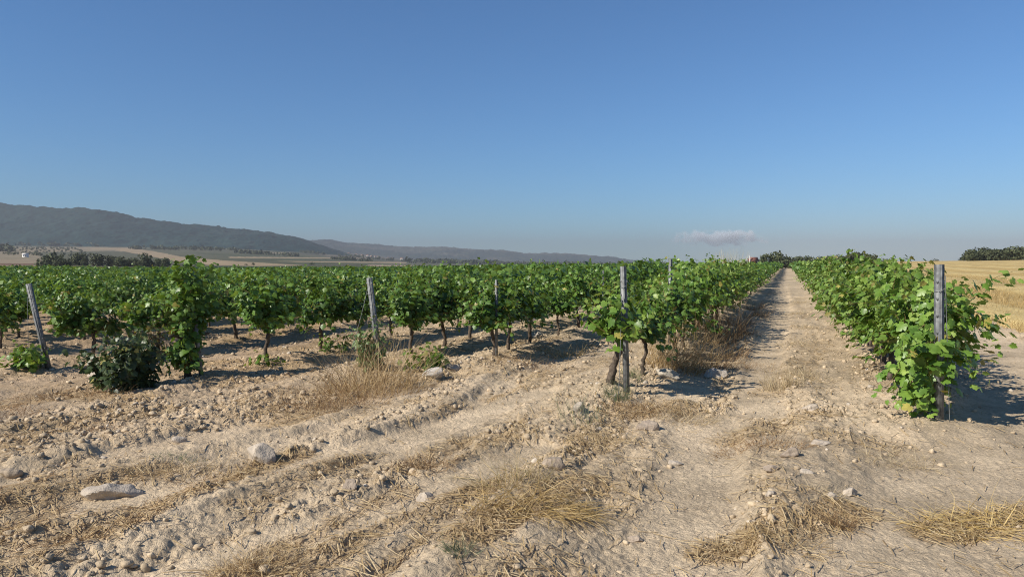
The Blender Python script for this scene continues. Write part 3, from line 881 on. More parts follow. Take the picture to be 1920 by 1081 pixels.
T_ = 'dry_grass_tuft'; DG = 'dry grass'; GR = 'dry grass tufts on the bare soil'
tuft(T_, 'wide tall bush of dry grass around the foot of the leaning post', DG, 700, 731, 720, .72, .6, .9, .45, (np.array([.19, .13, .055]), np.array([.38, .27, .13]), np.array([.56, .44, .25])), 501, .8, .008, group=GR)
tuft(T_, 'sparse tall dry grass left of the leaning post', DG, 615, 765, 420, .75, .4, .45, .5, RUST, 502, .6, group=GR)
tuft(T_, 'flattened golden tuft of long grass in the centre foreground', DG, 985, 955, 620, .42, .2, .42, .6, GOLD, 503, 1.3, .006, lean=(.7, -.2), up=.3, group=GR)
tuft(T_, 'greenish bristling grass at the back of the flattened foreground tuft', DG, 965, 905, 300, .3, .16, .35, .6, (np.array([.22, .2, .08]), SC1, SC2), 504, .8, .005, lean=(-.1, 0), up=.7, group=GR)
tuft(T_, 'round pale upright tuft alone in the dirt lane', DG, 1470, 730, 260, .26, .2, .36, .35, PALE, 505, .35, .006, group=GR)
tuft(T_, 'tall golden grass fan beside the third trunk of the middle row', DG, 1268, 692, 700, .5, .45, .9, .4, (np.array([.2, .13, .055]), np.array([.38, .26, .11]), np.array([.55, .42, .22])), 506, .5, .007, lean=(.3, .1), group=GR)
tuft(T_, 'brown dry weeds under the vines left of the lane, behind the golden fan', DG, 1345, 630, 500, .5, 1.4, .95, .25, RUST, 507, .4, .009, group=GR)
tuft(T_, 'rusty low grass mat at the foot of the central post', DG, 1205, 775, 520, .55, .3, .26, .8, RUST, 508, .9, .005, group=GR)
tuft(T_, 'pale grass sprawl just right of the rusty mat', DG, 1275, 790, 320, .4, .25, .26, .8, SC0 is None or PALE, 509, .9, .005, lean=(.2, -.1), group=GR)
tuft(T_, 'low matted tuft in front of the smooth tyre track end', DG, 1430, 835, 420, .45, .2, .2, .9, RUST, 510, .9, .005, group=GR)
tuft(T_, 'flat straw-like tuft at the bottom beside the tyre track', DG, 1460, 1012, 380, .32, .15, .2, 1.0, SC0 is None or (SC0, SC1, SC2), 511, 1.2, .005, up=.5, group=GR)
tuft(T_, 'upright clump at the end of the flat straw tuft', DG, 1570, 985, 160, .1, .07, .17, .5, RUST, 512, .6, .005, group=GR)
tuft(T_, 'small pale tuft among pebbles in the lane', DG, 1545, 925, 120, .13, .1, .13, .8, PALE, 513, .8, .004, group=GR)
tuft(T_, 'brown matted grass at the bottom left corner of the bare headland', DG, 475, 1065, 300, .24, .13, .24, .9, (SC0, SC1, SC2), 514, .9, .005, group=GR)
tuft(T_, 'wispy grass tuft between the two pale boulders', DG, 350, 885, 380, .5, .22, .25, .9, (SC0, SC1, SC2), 515, 1.0, .005, group=GR)
tuft(T_, 'brown grass hump left of the dark bush', DG, 130, 742, 420, .9, .35, .22, .8, RUST, 516, .9, .006, group=GR)
tuft(T_, 'rounded brown grass tuft at the left edge', DG, 20, 775, 240, .5, .25, .24, .8, RUST, 517, .9, .006, group=GR)
tuft(T_, 'small rusty tuft in the middle of the rough headland', DG, 185, 806, 160, .22, .14, .16, .7, RUST, 518, .8, .005, group=GR)
tuft(T_, 'thin dry grass beneath the sixth and seventh vines, centre', DG, 1000, 690, 300, .8, .5, .28, .7, RUST, 519, .7, .006, group=GR)
tuft(T_, 'golden tussock on the slope between second and third rows', DG, 1065, 668, 260, .55, .35, .3, .6, GOLD, 520, .7, .007, group=GR)
tuft(T_, 'pale straw tuft on the ridge by the right-hand row', DG, 1690, 870, 260, .35, .2, .2, .9, PALE, 521, 1.0, .004, group=GR)
tuft(T_, 'low straw tuft in the lane by the shadow edge', DG, 1400, 690, 260, .45, .5, .22, .8, RUST, 522, .8, .006, group=GR)
tuft(T_, 'ochre tuft in the headland left of the foreground tuft', DG, 800, 880, 260, .28, .16, .2, .9, RUST, 523, .9, .005, group=GR)
tuft(T_, 'dry stalks on the furrow crest near the central weeds', DG, 1130, 830, 220, .3, .2, .2, .8, (SC0, SC1, SC2), 524, .9, .005, group=GR)
for k, (u_, v_) in enumerate([(-1.15, 12.2), (-.95, 13.6), (-1.3, 15.4), (-1.0, 17.6), (-1.2, 20.5), (-.9, 24.0), (-1.1, 28.0)]):
    X_ = u_ * RN[0] + v_ * RD[0]; Y_ = u_ * RN[1] + v_ * RD[1]
    a_, b_, _ = project(X_, Y_, gz1(X_, Y_))
    tuft(T_, 'brown dry grass clump on the vine-shaded left edge of the lane', DG, float(a_), float(b_), 240, .35, .5, .42, .5, RUST, 550 + k, .6, .008, group='grass clumps along the lane edge')
for k, (u_, v_) in enumerate([(.35, 11.5), (.1, 16.0), (.45, 20.0), (.2, 26.0), (.5, 33.0)]):
    X_ = u_ * RN[0] + v_ * RD[0]; Y_ = u_ * RN[1] + v_ * RD[1]
    a_, b_, _ = project(X_, Y_, gz1(X_, Y_))
    tuft(T_, 'low pale straw tuft on the sunlit crown of the lane', DG, float(a_), float(b_), 170, .3, .5, .2, .8, PALE, 560 + k, .8, .007, group='straw tufts along the lane crown')
tuft('straw_heap', 'loose heap of bright golden straw at the right edge of the foreground', 'straw heap', 1865, 985, 1500, .50, .24, .36, 1.6, (np.array([.34, .23, .07]), np.array([.54, .395, .15]), np.array([.66, .53, .27])), 530, 1.1, .0065, lean=(.5, -.25), up=.28)
tuft('feathery_weed', 'tall pale feathery dry weed rising above the row left of the lane', 'weed', 1366, 560, 800, .38, .6, 2.25, .13, (np.array([.45, .4, .26]), np.array([.5, .45, .3]), np.array([.6, .54, .38])), 531, .25, .016)
W_ = 'grey_weed'
tuft(W_, 'thin grey-green weeds standing in front of the central post', 'weed', 1095, 790, 90, .26, .26, .42, .22, GREYGREEN, 540, .3, .005, group='grey-green weeds')
tuft(W_, 'small grey-green weed at the bottom centre', 'weed', 862, 1032, 110, .08, .06, .12, .6, (np.array([.1, .13, .07]), np.array([.14, .17, .09]), np.array([.2, .22, .12])), 541, .5, .006, group='grey-green weeds')
tuft(W_, 'bushy green weed at the very foot of the crooked trunk', 'weed', 1158, 752, 170, .16, .14, .3, .4, (np.array([.07, .11, .04]), np.array([.12, .15, .07]), np.array([.2, .2, .11])), 542, .4, .006, group='grey-green weeds')
tuft(W_, 'faint green weed patch by the wispy grass tuft', 'weed', 335, 862, 110, .2, .1, .13, .7, GREYGREEN, 543, .5, .005, group='grey-green weeds')
tuft(W_, 'low green weed at the foot of the second trunk in the middle row', 'weed', 1185, 705, 130, .16, .14, .2, .5, (np.array([.12, .15, .06]), np.array([.18, .2, .09]), np.array([.25, .25, .12])), 544, .5, .006, group='grey-green weeds')

def loose_straw():
    rng = np.random.default_rng(600)
    n0 = 420000
    az = rng.uniform(-.66, .66, n0); r = np.exp(rng.uniform(np.log(3.4), np.log(30), n0))
    x = r * np.sin(az); y = r * np.cos(az)
    keep = rng.random(n0) < np.clip(straw_density(x, y) ** 1.3 * 0.28 + .008, 0, 1)
    x, y, r = x[keep], y[keep], r[keep]; n = len(x)
    L = rng.uniform(.03, .16, n) * (1 + 1.4 * (rng.random(n) < .09)); ang = rng.normal(0.5, 1.0, n)
    dx, dy = np.sin(ang), np.cos(ang)
    h = rng.uniform(.002, .016, n)
    ts = (-.5, 0, .5); V = []
    w = rng.uniform(.0012, .0032, n) * np.clip(r / 6, 1, 2.4)
    for k, t in enumerate(ts):
        X = x + dx * L * t; Y = y + dy * L * t
        Z = gz(X, Y) + h + (.010 * rng.random(n) if k == 1 else .012 * rng.random(n))
        if k == 1: Z = np.maximum(Z, (zl + gz(x + dx * L * .5, y + dy * L * .5) + h) / 2)
        zl = Z
        V.append(np.stack([np.stack([X - dy * w, Y + dx * w, Z], 1), np.stack([X + dy * w, Y - dx * w, Z + .002], 1)], 1))
    V = np.stack(V, 1).reshape(n, -1, 3)
    q = np.array([(0, 1, 3, 2), (2, 3, 5, 4)])
    F = (q[None] + (np.arange(n) * 6)[:, None, None]).reshape(-1, 4)
    t = rng.random((n, 1)); c = np.where(t < .6, SC0 + (SC1 - SC0) * t / .6, SC1 + (SC2 - SC1) * (t - .6) / .4)
    tag(add('straw', mk_mesh('straw', V.reshape(-1, 3), F, np.repeat(c, 6, 0), M_STRAW)), kind='stuff')
loose_straw()

def stubble_stalks():
    rng = np.random.default_rng(610)
    n = 26000
    u = 5.0 + rng.exponential(5.0, n); v = np.exp(rng.uniform(np.log(8), np.log(75), n))
    x = u * RN[0] + v * RD[0]; y = u * RN[1] + v * RD[1]
    z = base_z(x, y) + .03
    di = np.stack([rng.normal(0, .35, n), rng.normal(0, .35, n), np.ones(n)], 1)
    V, F, c = blades(rng, np.stack([x, y, z], 1), di, rng.uniform(.1, .3, n), rng.uniform(.006, .012, n) * np.clip(np.hypot(x, y) / 16, 1, 3), rng.uniform(0, .8, n), 2, GOLD)
    tag(add('stubble_stalks', mk_mesh('stubble_stalks', V, F, c, M_STRAW)), kind='stuff')
stubble_stalks()

# ------------------------------------------------------------------ stones and clods
def ico(sub):
    import bmesh
    bm = bmesh.new(); bmesh.ops.create_icosphere(bm, subdivisions=sub, radius=1.0)
    V = np.array([v.co[:] for v in bm.verts]); F = np.array([[v.index for v in f.verts] for f in bm.faces]); bm.free()
    return V, F
ICO0, ICO1, ICO3 = ico(1), ico(2), ico(4)

def rock_shape(seed, ic, facets=9, rough=.10):
    rng = np.random.default_rng(seed); V = ic[0].copy()
    R = np.full(len(V), 1.25)
    for _ in range(facets):                                  # planes chip the boulder
        nrm = norm(rng.normal(0, 1, 3)); dd = rng.uniform(.62, .98)
        c = V @ nrm
        R = np.where(c > 1e-3, np.minimum(R, dd / np.maximum(c, 1e-3)), R)
    k = norm(rng.normal(0, 1, (5, 3))); ph = rng.uniform(0, 6, 5); fr = rng.uniform(3, 9, 5)
    for a, p, f in zip(k, ph, fr): R = R * (1 + rough * .35 * np.sin(V @ a * f + p))
    return V * R[:, None]

def stone(px, py, wpx, label, flat=.6, seed=0, col=(.43, .365, .285), long=.75, rot=0.0):
    x, y = hit(px, py + wpx * .12); z = gz1(x, y); d = math.hypot(x, y)
    r = wpx / F_PX * d / 2
    V = rock_shape(seed, ICO3) * np.array([r, r * long, r * flat])
    c, s = math.cos(rot), math.sin(rot)
    V = V @ np.array([[c, s, 0], [-s, c, 0], [0, 0, 1.0]])
    me = mk_mesh('stone', V, ICO3[1], np.full((len(V), 3), col), M_STONE, smooth=True)
    try: me.set_sharp_from_angle(angle=math.radians(32))
    except Exception: pass
    return tag(add('stone', me, None, (x, y, z + r * flat * .2)), label, 'stone', 'stones lying on the soil')
BR = (.33, .265, .20)
stone(215, 918, 78, 'large flat pale stone slab in the left foreground', .42, 701, long=.8, rot=.3)
stone(489, 855, 46, 'chunky pale pointed stone right of and behind the flat slab', .9, 702)
stone(815, 700, 38, 'long whitish rock below the small rounded vine sprout', .6, 703, (.52, .47, .40), rot=.35)
stone(848, 690, 27, 'pale grey rock just behind the long whitish rock', .6, 704)
stone(335, 826, 24, 'small pale stone above the grass between the two big pale stones', .6, 705)
stone(800, 934, 30, 'rounded beige stone left of the flattened foreground tuft', .75, 706)
stone(656, 907, 30, 'brown rounded stone in the central rough headland', .75, 707, BR)
stone(1085, 763, 26, 'pale round stone behind the thin grey-green weeds', .8, 708)
stone(1214, 800, 34, 'grey-brown stone in front of the rusty grass mat', .7, 709, BR)
stone(1480, 851, 27, 'round brown stone on the clods right of the low matted tuft', .85, 710, BR)
stone(1446, 876, 24, 'oblong stone at the right edge of the smooth tyre track', .5, 711, BR)
stone(1446, 926, 19, 'small round pale stone by the tyre track edge', .9, 712)
stone(1520, 763, 24, 'pale stone alone on the lane before the upright tuft', .6, 713)
stone(1539, 829, 27, 'flat beige stone behind the round brown stone', .45, 714)
stone(1592, 925, 23, 'whitish stone right of the small pale tuft', .75, 715)
stone(1562, 931, 20, 'beige stone touching the small pale tuft', .75, 716)
stone(1266, 867, 22, 'whitish flat stone left of the smooth tyre track', .5, 717)
stone(1040, 868, 40, 'big crumbly brown clod in front of the furrow crest', .75, 718, BR)
stone(1512, 882, 24, 'flat elongated beige stone among clods in the lane', .35, 719)
stone(1190, 1010, 24, 'half buried brown stone at the bottom near the tyre track', .5, 720, BR)
stone(1005, 628, 26, 'pale stone lying between the vine trunks of the second row', .6, 721)
stone(1250, 702, 42, 'broad pale stone at the foot of the tall golden grass fan', .55, 722, (.46, .40, .31))
stone(1342, 700, 34, 'grey rounded stone in the vine shadow on the lane', .7, 723, (.42, .37, .31))
stone(20, 885, 30, 'grey flattish clod at the left edge of the headland', .5, 724, (.36, .285, .2))
stone(185, 704, 26, 'small pale stone left of the dark bush', .7, 725)

def clods():
    rng = np.random.default_rng(620)
    n0 = 330000
    az = rng.uniform(-.66, .66, n0); r = np.exp(rng.uniform(np.log(3.4), np.log(34), n0))
    x = r * np.sin(az); y = r * np.cos(az); fu, fv = flow_u(x, y); u, v = uv_of(x, y)
    m = sstep(.45, .66, fbm(fu * 1.5, fv * .45, 51, 3))
    berm = np.zeros(n0)
    for ru, rv in ROWS[:6]: berm = np.maximum(berm, np.exp(-((u - ru) / .6) ** 2) * sstep(rv - 2.5, rv - .5, v))
    prob = (.07 + .62 * np.maximum(m, berm * .8)) * (1 - .93 * smooth_mask(x, y)) * np.clip(r / 9, .25, 1.0) * .27
    prob = prob * (1 - sstep(4.6, 5.3, u))
    keep = rng.random(n0) < prob
    x, y, r = x[keep], y[keep], r[keep]; n = len(x)
    s = np.clip(.0062 * rng.random(n) ** -.5, .0062, .036) * np.clip(r / 9, .85, 1.12)
    z = gz(x, y) + s * .25
    small = s < .013
    t = rng.random((n, 1)); col = np.where(t < .95, SOIL * (.68 + .35 * t), np.array([.50, .43, .34]) * (.8 + .3 * rng.random((n, 1))))
    Vs, Fs, Cs, off = [], [], [], 0
    for sel, ic, fac in ((small, ICO0, 4), (~small, ICO1, 6)):
        shapes = np.stack([rock_shape(800 + k, ic, fac, .22) for k in range(14)])
        m_ = int(sel.sum()); ss = s[sel][:, None]
        S = shapes[rng.integers(0, 14, m_)] * (ss * np.stack([np.ones(m_), rng.uniform(.7, 1, m_), rng.uniform(.55, .9, m_)], 1))[:, None]
        a = rng.uniform(0, 6.28, m_); c, sn = np.cos(a)[:, None], np.sin(a)[:, None]
        X = S[..., 0] * c - S[..., 1] * sn + x[sel][:, None]; Y = S[..., 0] * sn + S[..., 1] * c + y[sel][:, None]; Z = S[..., 2] + z[sel][:, None]
        k = S.shape[1]
        Vs.append(np.stack([X, Y, Z], -1).reshape(-1, 3)); Fs.append((ic[1][None] + (np.arange(m_) * k)[:, None, None]).reshape(-1, 3) + off)
        Cs.append(np.repeat(col[sel], k, 0)); off += m_ * k
    V = np.vstack(Vs); F = np.vstack(Fs)
    tag(add('soil_clods', mk_mesh('soil_clods', V, F, np.vstack(Cs), M_CLOD, smooth=True)), kind='stuff')
clods()

# ------------------------------------------------------------------ distant trees
def crown_arrays(rng, lobes, n, leaf, pal):
    P, N = [], []
    w = np.array([l[3] * l[4] * l[5] for l in lobes]) ** .7; w /= w.sum()
    for l, wk in zip(lobes, w):
        k = max(12, int(n * wk)); d = norm(rng.normal(0, 1, (k, 3)))
        rr = rng.uniform(.72, 1.04, (k, 1))
        P.append(np.array(l[:3]) + d * rr * np.array(l[3:6])); N.append(d)
    P = np.vstack(P); N = norm(np.vstack(N) + rng.normal(0, .45, P.shape))
    T = rng.normal(0, 1, P.shape); S = rng.uniform(.6, 1.3, len(P)) * leaf
    t = rng.random((len(P), 1))
    return P, T, N, S, pal[0] + (pal[1] - pal[0]) * t

PN = (np.array([.030, .042, .020]), np.array([.095, .108, .050]))
def make_tree(name, label, cat, seed, h, w, pal=PN, n=900, trunk=True, group=None, low=.22):
    rng = np.random.default_rng(seed)
    t = thing(name, label, cat, (0, 0, 0), 0, group)
    lobes = []
    for k in range(9):
        a = rng.uniform(0, 6.28); q = rng.uniform(0, .32) * w
        zc = h * rng.uniform(low + .1, .78)
        s = w * rng.uniform(.20, .33)
        lobes.append((q * math.cos(a), q * math.sin(a), zc, s, s, s * rng.uniform(.6, .85)))
    lobes.append((0, 0, h * .6, w * .36, w * .36, h * .36))
    if low < .1:
        for k in range(5):
            a = k * 1.26 + rng.normal(0, .3)
            lobes.append((w * .24 * math.cos(a), w * .24 * math.sin(a), h * .24, w * .24, w * .24, h * .24))
    P, T, N, S, c = crown_arrays(rng, lobes, n, w * .085, pal)
    V, F, Cc = leaves_mesh(P, T, N, S, c, LEAF_LO)
    add('crown', mk_mesh('crown', V, F, Cc, M_PINE), t)
    pts = [(0, 0, -.3), (rng.normal(0, .1), rng.normal(0, .1), h * .3), (rng.normal(0, .2), 0, h * .65)]
    add('trunk', bark_mesh('trunk', [(pts, w * .04, w * .02), ([(0, 0, h * .3), (w * .18, 0, h * .5), (w * .28, .1, h * .62)], w * .022, w * .01), ([(0, 0, h * .33), (-w * .18, .1, h * .55), (-w * .25, 0, h * .66)], w * .022, w * .01)], seed), t)
    return t

def put_tree(px, ytop, ybase, wpx, depth, label, name='pine_tree', cat='tree', seed=1, pal=PN, group=None, n=900):
    """a tree of that height and spread, standing on the terrain at that distance"""
    x = (px - CX) / F_PX * depth; y = depth
    z = float(base_z(np.array([x]), np.array([y]))[0])
    h = CAM_H + (HOR - ytop) / F_PX * depth - z; w = wpx / F_PX * depth
    t = make_tree(name, label, cat, seed, max(h, .6), w, pal, n, group=group, low=.05 if h < w * 1.3 else .15)
    t.location = (x, y, z)
    return t

TG = 'dark trees in the valley on the left'
for k, (px, yt, w, d, lab) in enumerate([(97, 478, 46, 300, 'broad dark tree, first of the left valley group beside the white house'), (118, 484, 30, 292, 'low spreading dark tree joined to the broad first valley tree'),
        (147, 472, 28, 340, 'rounded dark tree standing apart between the two tree groups'), (160, 480, 14, 335, 'small dark tree leaning on the rounded lone valley tree'),
        (184, 474, 24, 330, 'tall dark tree at the left end of the long valley tree line'), (207, 478, 22, 332, 'second rounded tree in the long valley tree line'),
        (227, 481, 24, 325, 'third low tree in the long valley tree line'), (243, 483, 18, 330, 'fourth narrow tree in the long valley tree line'), (257, 482, 16, 328, 'paler bushy tree left of the tallest tree in the valley line'),
        (275, 474, 28, 322, 'tallest peaked dark tree near the right end of the valley tree line'), (296, 483, 16, 330, 'paler low tree between the last two dark trees of the valley line'), (311, 481, 18, 320, 'dark rounded tree at the right end of the valley tree line')]):
    put_tree(px, yt, 500, w * 1.15, d, lab, 'valley_tree', 'tree', 900 + k, (PN[0] * (1.5 if 'paler' in lab else 1), PN[1] * (1.4 if 'paler' in lab else 1)), TG)
PG = 'pines on the flat horizon behind the vineyard'
for k, (px, yt, w, d, lab) in enumerate([(1434, 477, 26, 215, 'round pine at the left end of the horizon pine row, left of the lane'), (1460, 474, 34, 215, 'tallest domed pine in the horizon row, just left of the lane end'),
        (1480, 479, 18, 225, 'small pine directly above the end of the lane'), (1497, 479, 22, 215, 'rounded pine just right of the lane end'), (1518, 479, 24, 217, 'second pine right of the lane end'),
        (1538, 480, 20, 220, 'low pine in the middle of the horizon row right of the lane'), (1556, 480, 20, 216, 'pine beside a small gap in the horizon row'), (1576, 479, 22, 214, 'pine at the left of the last horizon trio'),
        (1601, 474, 34, 212, 'broad tall pine in the last horizon trio'), (1627, 476, 30, 214, 'pine at the right end of the horizon row')]):
    put_tree(px, yt - 1, 494, w * 1.25, d, lab, 'pine_tree', 'tree', 930 + k, PN, PG, 1100)
FG = 'trees behind the golden stubble field'
for k, (px, yt, w, d, lab) in enumerate([(1822, 467, 34, 230, 'leftmost dark tree of the grove behind the stubble field'), (1845, 466, 36, 232, 'second dark tree of the grove behind the stubble field'), (1868, 463, 34, 228, 'domed tree in the middle of the stubble field grove'),
        (1890, 464, 34, 232, 'fourth tree of the stubble field grove'), (1912, 462, 36, 228, 'tree at the right edge of the picture behind the stubble'), (1940, 461, 36, 230, None)]):
    t = put_tree(px, yt + 3, 486, w * 1.25, d, lab or 'tree cut off by the right picture edge behind the stubble', 'grove_tree', 'tree', 950 + k, PN, FG, 1100)
BRN = (np.array([.07, .045, .03]), np.array([.13, .09, .055]))
put_tree(1396, 484, 492, 18, 190, 'small reddish brown bush left of the brick hut', 'brown_bush', 'bush', 970, BRN, None, 300)
for k, (px, yt, w, d, lab) in enumerate([(585, 491, 11, 600, 'small dark lone tree on the pale field strips'), (650, 496.5, 7, 500, 'tiny dark shrub just above the vines right of the lone field tree'), (475, 492, 9, 480, 'small bush at the edge of the tan field'), (462, 494, 7, 470, 'smaller bush left of the small bush by the tan field'),
        (1088, 489, 7, 260, 'small dark treetop poking above the vines'), (1106, 491, 14, 520, 'low wide tree on the flat horizon, centre right'), (1195, 491, 9, 420, 'small rounded tree right of the central post top'), (1232, 490, 30, 560, 'long low tree clump above the vines right of the central post'), (1280, 490, 9, 350, 'tiny round tree above the small rear post'),
        (1660, 486.5, 20, 700, 'tiny low shrub line left of the right-hand post, on the field horizon'), (1755, 486, 16, 700, 'tiny low shrub behind the top of the right-hand post'), (1800, 484.5, 9, 420, 'tiny dark shrub left of the stubble field grove')]):
    put_tree(px, yt, 497, w, d, lab, 'field_tree', 'tree', 980 + k, PN, None, 200)

# orchard of small olive trees on the far left slope
def orchard():
    rng = np.random.default_rng(640); k = 0; src = None
    for gy in range(20):
        for gx in range(44):
            y = 760 + gy * 46; x = -640 + gx * 15 - gy * 30 + rng.normal(0, 4); y += rng.normal(0, 9)
            z = float(base_z(np.array([x]), np.array([y]))[0])
            px, py, _ = project(x, y, z)
            if px < -10 or px > 190 - gy * 3 or py < 464: continue
            lab = 'tiny grey-green olive tree in the dotted orchard rows on the far left slope'
            if src is None:
                P, T, N, S, c = crown_arrays(rng, [(0, 0, 1.4, 1.7, 1.7, 1.3)], 60, .8, (np.array([.07, .08, .045]), np.array([.13, .135, .08])))
                V, F, Cc = leaves_mesh(P, T, N, S, c, LEAF_LO)
                src = tag(add('olive_tree', mk_mesh('olive_tree', V, F, Cc, M_PINE), None, (x, y, z)), lab, 'olive tree', 'orchard olive trees')
            else:
                o = src.copy(); C.objects.link(o); o.location = (x, y, z); o.rotation_euler = (0, 0, rng.uniform(0, 6)); o.scale = (rng.uniform(.8, 1.2),) * 3
            k += 1
            if k >= 290: return
orchard()

def woodland(name, rects, seed, n, pal, size):
    """a far-off wood that reads as one mass"""
    rng = np.random.default_rng(seed); P, N, S, CC = [], [], [], []
    for (pa, pb, da, db, h) in rects:
        for _ in range(n):
            d = rng.uniform(da, db); px = rng.uniform(pa, pb); x = (px - CX) / F_PX * d
            z = float(base_z(np.array([x]), np.array([d]))[0]); hh = h * rng.uniform(.6, 1.2); k = 16
            dd = norm(rng.normal(0, 1, (k, 3)))
            P.append(np.array([x, d, z + hh * .5]) + dd * np.array([hh * .6, hh * .6, hh * .5])); N.append(norm(dd + rng.normal(0, .4, dd.shape))); S.append(rng.uniform(.5, .9, k) * hh * size)
            CC.append(pal[0] + (pal[1] - pal[0]) * rng.random((k, 1)))
    P = np.vstack(P); V, F, Cc = leaves_mesh(P, rng.normal(0, 1, P.shape), np.vstack(N), np.concatenate(S), np.vstack(CC), LEAF_LO)
    tag(add(name, mk_mesh(name, V, F, Cc, M_PINE)), kind='stuff')
woodland('dark_woods', [(765, 930, 1500, 2300, 9), (930, 1110, 1700, 2600, 8), (820, 1000, 2000, 3000, 9), (1000, 1230, 1500, 2400, 6)], 651, 130, PN, .7)
woodland('field_hedges', [(0, 205, 1950, 2080, 9), (-60, 22, 1080, 1180, 9), (240, 420, 1500, 1600, 7), (330, 470, 1700, 1780, 6), (440, 560, 1350, 1400, 6), (560, 760, 1900, 2100, 7), (620, 700, 1300, 1330, 5)], 652, 60, PN, .7)

# ------------------------------------------------------------------ far buildings
M_ROOF = attr_mat('roof_tiles', .9, .1, mottle=[(3, .8, 1.15)])
def house(px, ybase_depth, w, d, h, label, group=None, wall=(.72, .69, .62), roof=(.32, .17, .1), src=None, rot=.2, name='house', cat='house'):
    x = (px - CX) / F_PX * ybase_depth; y = ybase_depth
    z = float(base_z(np.array([x]), np.array([y]))[0]) - .2
    if src is not None:
        return dup(src, (x, y, z), rot, w, label, group)
    t = thing(name, label, cat, (x, y, z), rot, group)
    V, Q = boxes([(-w / 2, w / 2, -d / 2, d / 2, -1, h)])
    add('wall', mk_mesh('wall', V, Q, np.full((8, 3), wall), M_WALL), t)
    o = .15 * h
    V = np.array([(-w / 2 - o, -d / 2 - o, h + .02), (w / 2 + o, -d / 2 - o, h + .02), (w / 2 + o, d / 2 + o, h + .02), (-w / 2 - o, d / 2 + o, h + .02), (-w / 2 - o, 0, h * 1.45), (w / 2 + o, 0, h * 1.45)])
    add('roof', mk_mesh('roof', V, [np.array([(0, 1, 5, 4), (2, 3, 4, 5), (0, 3, 2, 1)]), np.array([(0, 4, 3), (1, 2, 5)])], np.full((6, 3), roof), M_ROOF), t)
    V, Q = boxes([(-w * .28, -w * .12, -d / 2 - .06, -d / 2 - .003, h * .4, h * .7), (w * .12, w * .28, -d / 2 - .06, -d / 2 - .003, h * .4, h * .7)])
    add('window', mk_mesh('window', V, Q, np.full((16, 3), (.05, .05, .06)), M_WALL), t)
    return t
house(48.5, 640, 3.8, 3.2, 2.6, 'tiny white farm building on the tan slope at far left', wall=(.8, .79, .75), roof=(.7, .66, .6))
house(1412, 185, 1.5, 1.5, 2.35, 'small reddish brick hut beyond the vines near the lane end', wall=(.2, .09, .065), roof=(.22, .1, .075), rot=.1, name='brick_hut', cat='hut')
# pale pole next to the hut
xx = (1405.5 - CX) / F_PX * 184; zz = float(base_z(np.array([xx]), np.array([184.]))[0])
V, Q, Tt = tube([(0, 0, -.2), (0, 0, 1.2), (0.02, 0, 3.4)], [.16, .15, .14], 8)
V2, Q2, T2 = tube([(0.02, 0, 3.4), (0.02, 0, 3.45), (0.02, 0, 3.65)], [.17, .17, .05], 8)
VV, FF = join([(V, Q, Tt), (V2, Q2, T2)])
tag(add('pale_pole', mk_mesh('pale_pole', VV, FF, np.full((len(VV), 3), (.5, .47, .44)), M_WALL), None, (xx, 184, zz)), 'short pale pole standing against the left side of the brick hut', 'pole')
vh = [(655, 2700), (669, 2750), (680, 2650), (690, 2720), (697, 2600), (709, 2680), (729, 2650), (736, 2700), (754, 2640), (704, 2900)]
hs = None
for px, d in vh:
    lab = 'tiny pale house in the distant hamlet below the far hills'
    h_ = house(px, d, 1.0, .8, .45, lab, 'distant hamlet houses', wall=(.45, .42, .38), src=hs, rot=random.Random(px).uniform(-.5, .5)) if hs else None
    if hs is None:
        hs = house(px, d, 1.0, .8, .45, lab, 'distant hamlet houses', wall=(.45, .42, .38)); hs.scale = (10,) * 3
    else:
        h_.scale = (random.Random(px * 3).uniform(8, 12),) * 3

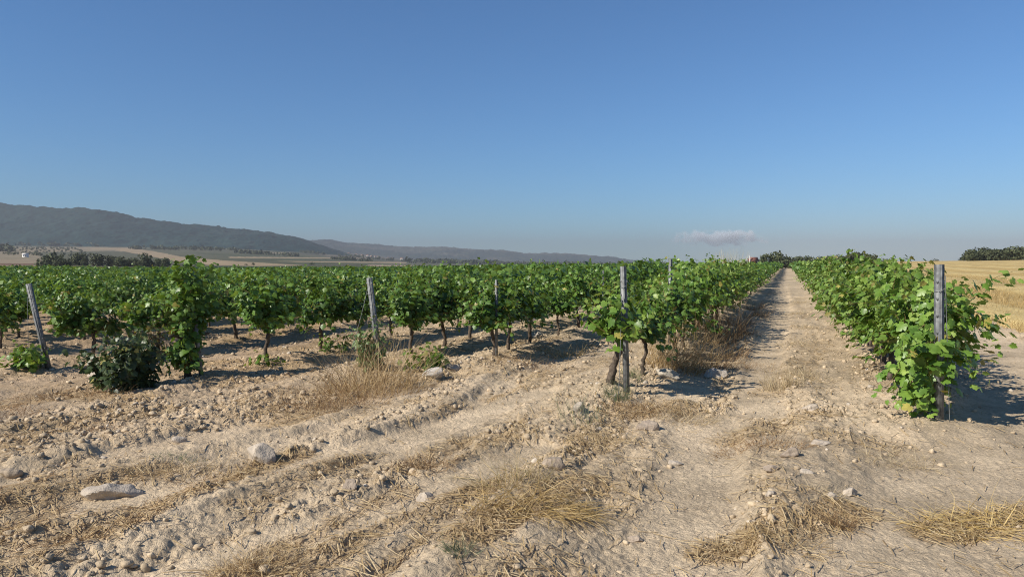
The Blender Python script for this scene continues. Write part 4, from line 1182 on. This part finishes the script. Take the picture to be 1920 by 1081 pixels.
# ------------------------------------------------------------------ air and cloud
def vol_box(name, lo, hi):
    V, Q = boxes([(lo[0], hi[0], lo[1], hi[1], lo[2], hi[2])])
    me = mk_mesh(name, V, Q)
    m = bpy.data.materials.new(name); m.use_nodes = True
    n = m.node_tree.nodes; l = m.node_tree.links
    n.remove(n['Principled BSDF'])
    pv = n.new('ShaderNodeVolumePrincipled'); l.new(pv.outputs[0], n['Material Output'].inputs['Volume'])
    me.materials.append(m)
    return add(name, me), m, n, l, pv

hz, m, n, l, pv = vol_box('haze', (-8600, -8300, -14), (8600, 8300, 265))
pv.inputs['Color'].default_value = (.415, .435, .49, 1)
pv.inputs['Density'].default_value = 0.00019
pv.inputs['Anisotropy'].default_value = 0.0
m.cycles.volume_sampling = 'DISTANCE'
tag(hz, kind='stuff')

cy_ = 12500.0
c0 = ((1350 - CX) / F_PX * cy_, cy_, CAM_H + (HOR - 446) / F_PX * cy_)
cl, m, n, l, pv = vol_box('cloud', (-820, -260, -150), (820, 260, 150))
cl.location = c0
tag(cl, 'faint white cloud low over the horizon above the end of the lane', 'cloud')
tc = n.new('ShaderNodeTexCoord')
nz = n.new('ShaderNodeTexNoise'); nz.inputs['Scale'].default_value = .0062; nz.inputs['Detail'].default_value = 5
mp = n.new('ShaderNodeMapping'); mp.inputs['Scale'].default_value = (1 / 760, 1 / 240, 1 / 130)
ln_ = n.new('ShaderNodeVectorMath'); ln_.operation = 'LENGTH'
l.new(tc.outputs['Object'], nz.inputs['Vector']); l.new(tc.outputs['Object'], mp.inputs['Vector']); l.new(mp.outputs[0], ln_.inputs[0])
ma = n.new('ShaderNodeMath'); ma.operation = 'MULTIPLY_ADD'; ma.inputs[1].default_value = -.30; ma.inputs[2].default_value = -.22
l.new(ln_.outputs['Value'], ma.inputs[0])
ad = n.new('ShaderNodeMath'); ad.operation = 'ADD'; l.new(nz.outputs[0], ad.inputs[0]); l.new(ma.outputs[0], ad.inputs[1])
mu = n.new('ShaderNodeMath'); mu.operation = 'MULTIPLY'; mu.inputs[1].default_value = .055; mu.use_clamp = False
mxx = n.new('ShaderNodeMath'); mxx.operation = 'MAXIMUM'; mxx.inputs[1].default_value = 0
l.new(ad.outputs[0], mxx.inputs[0]); l.new(mxx.outputs[0], mu.inputs[0]); l.new(mu.outputs[0], pv.inputs['Density'])
pv.inputs['Color'].default_value = (.93, .98, 1, 1)
pv.inputs['Anisotropy'].default_value = -.35
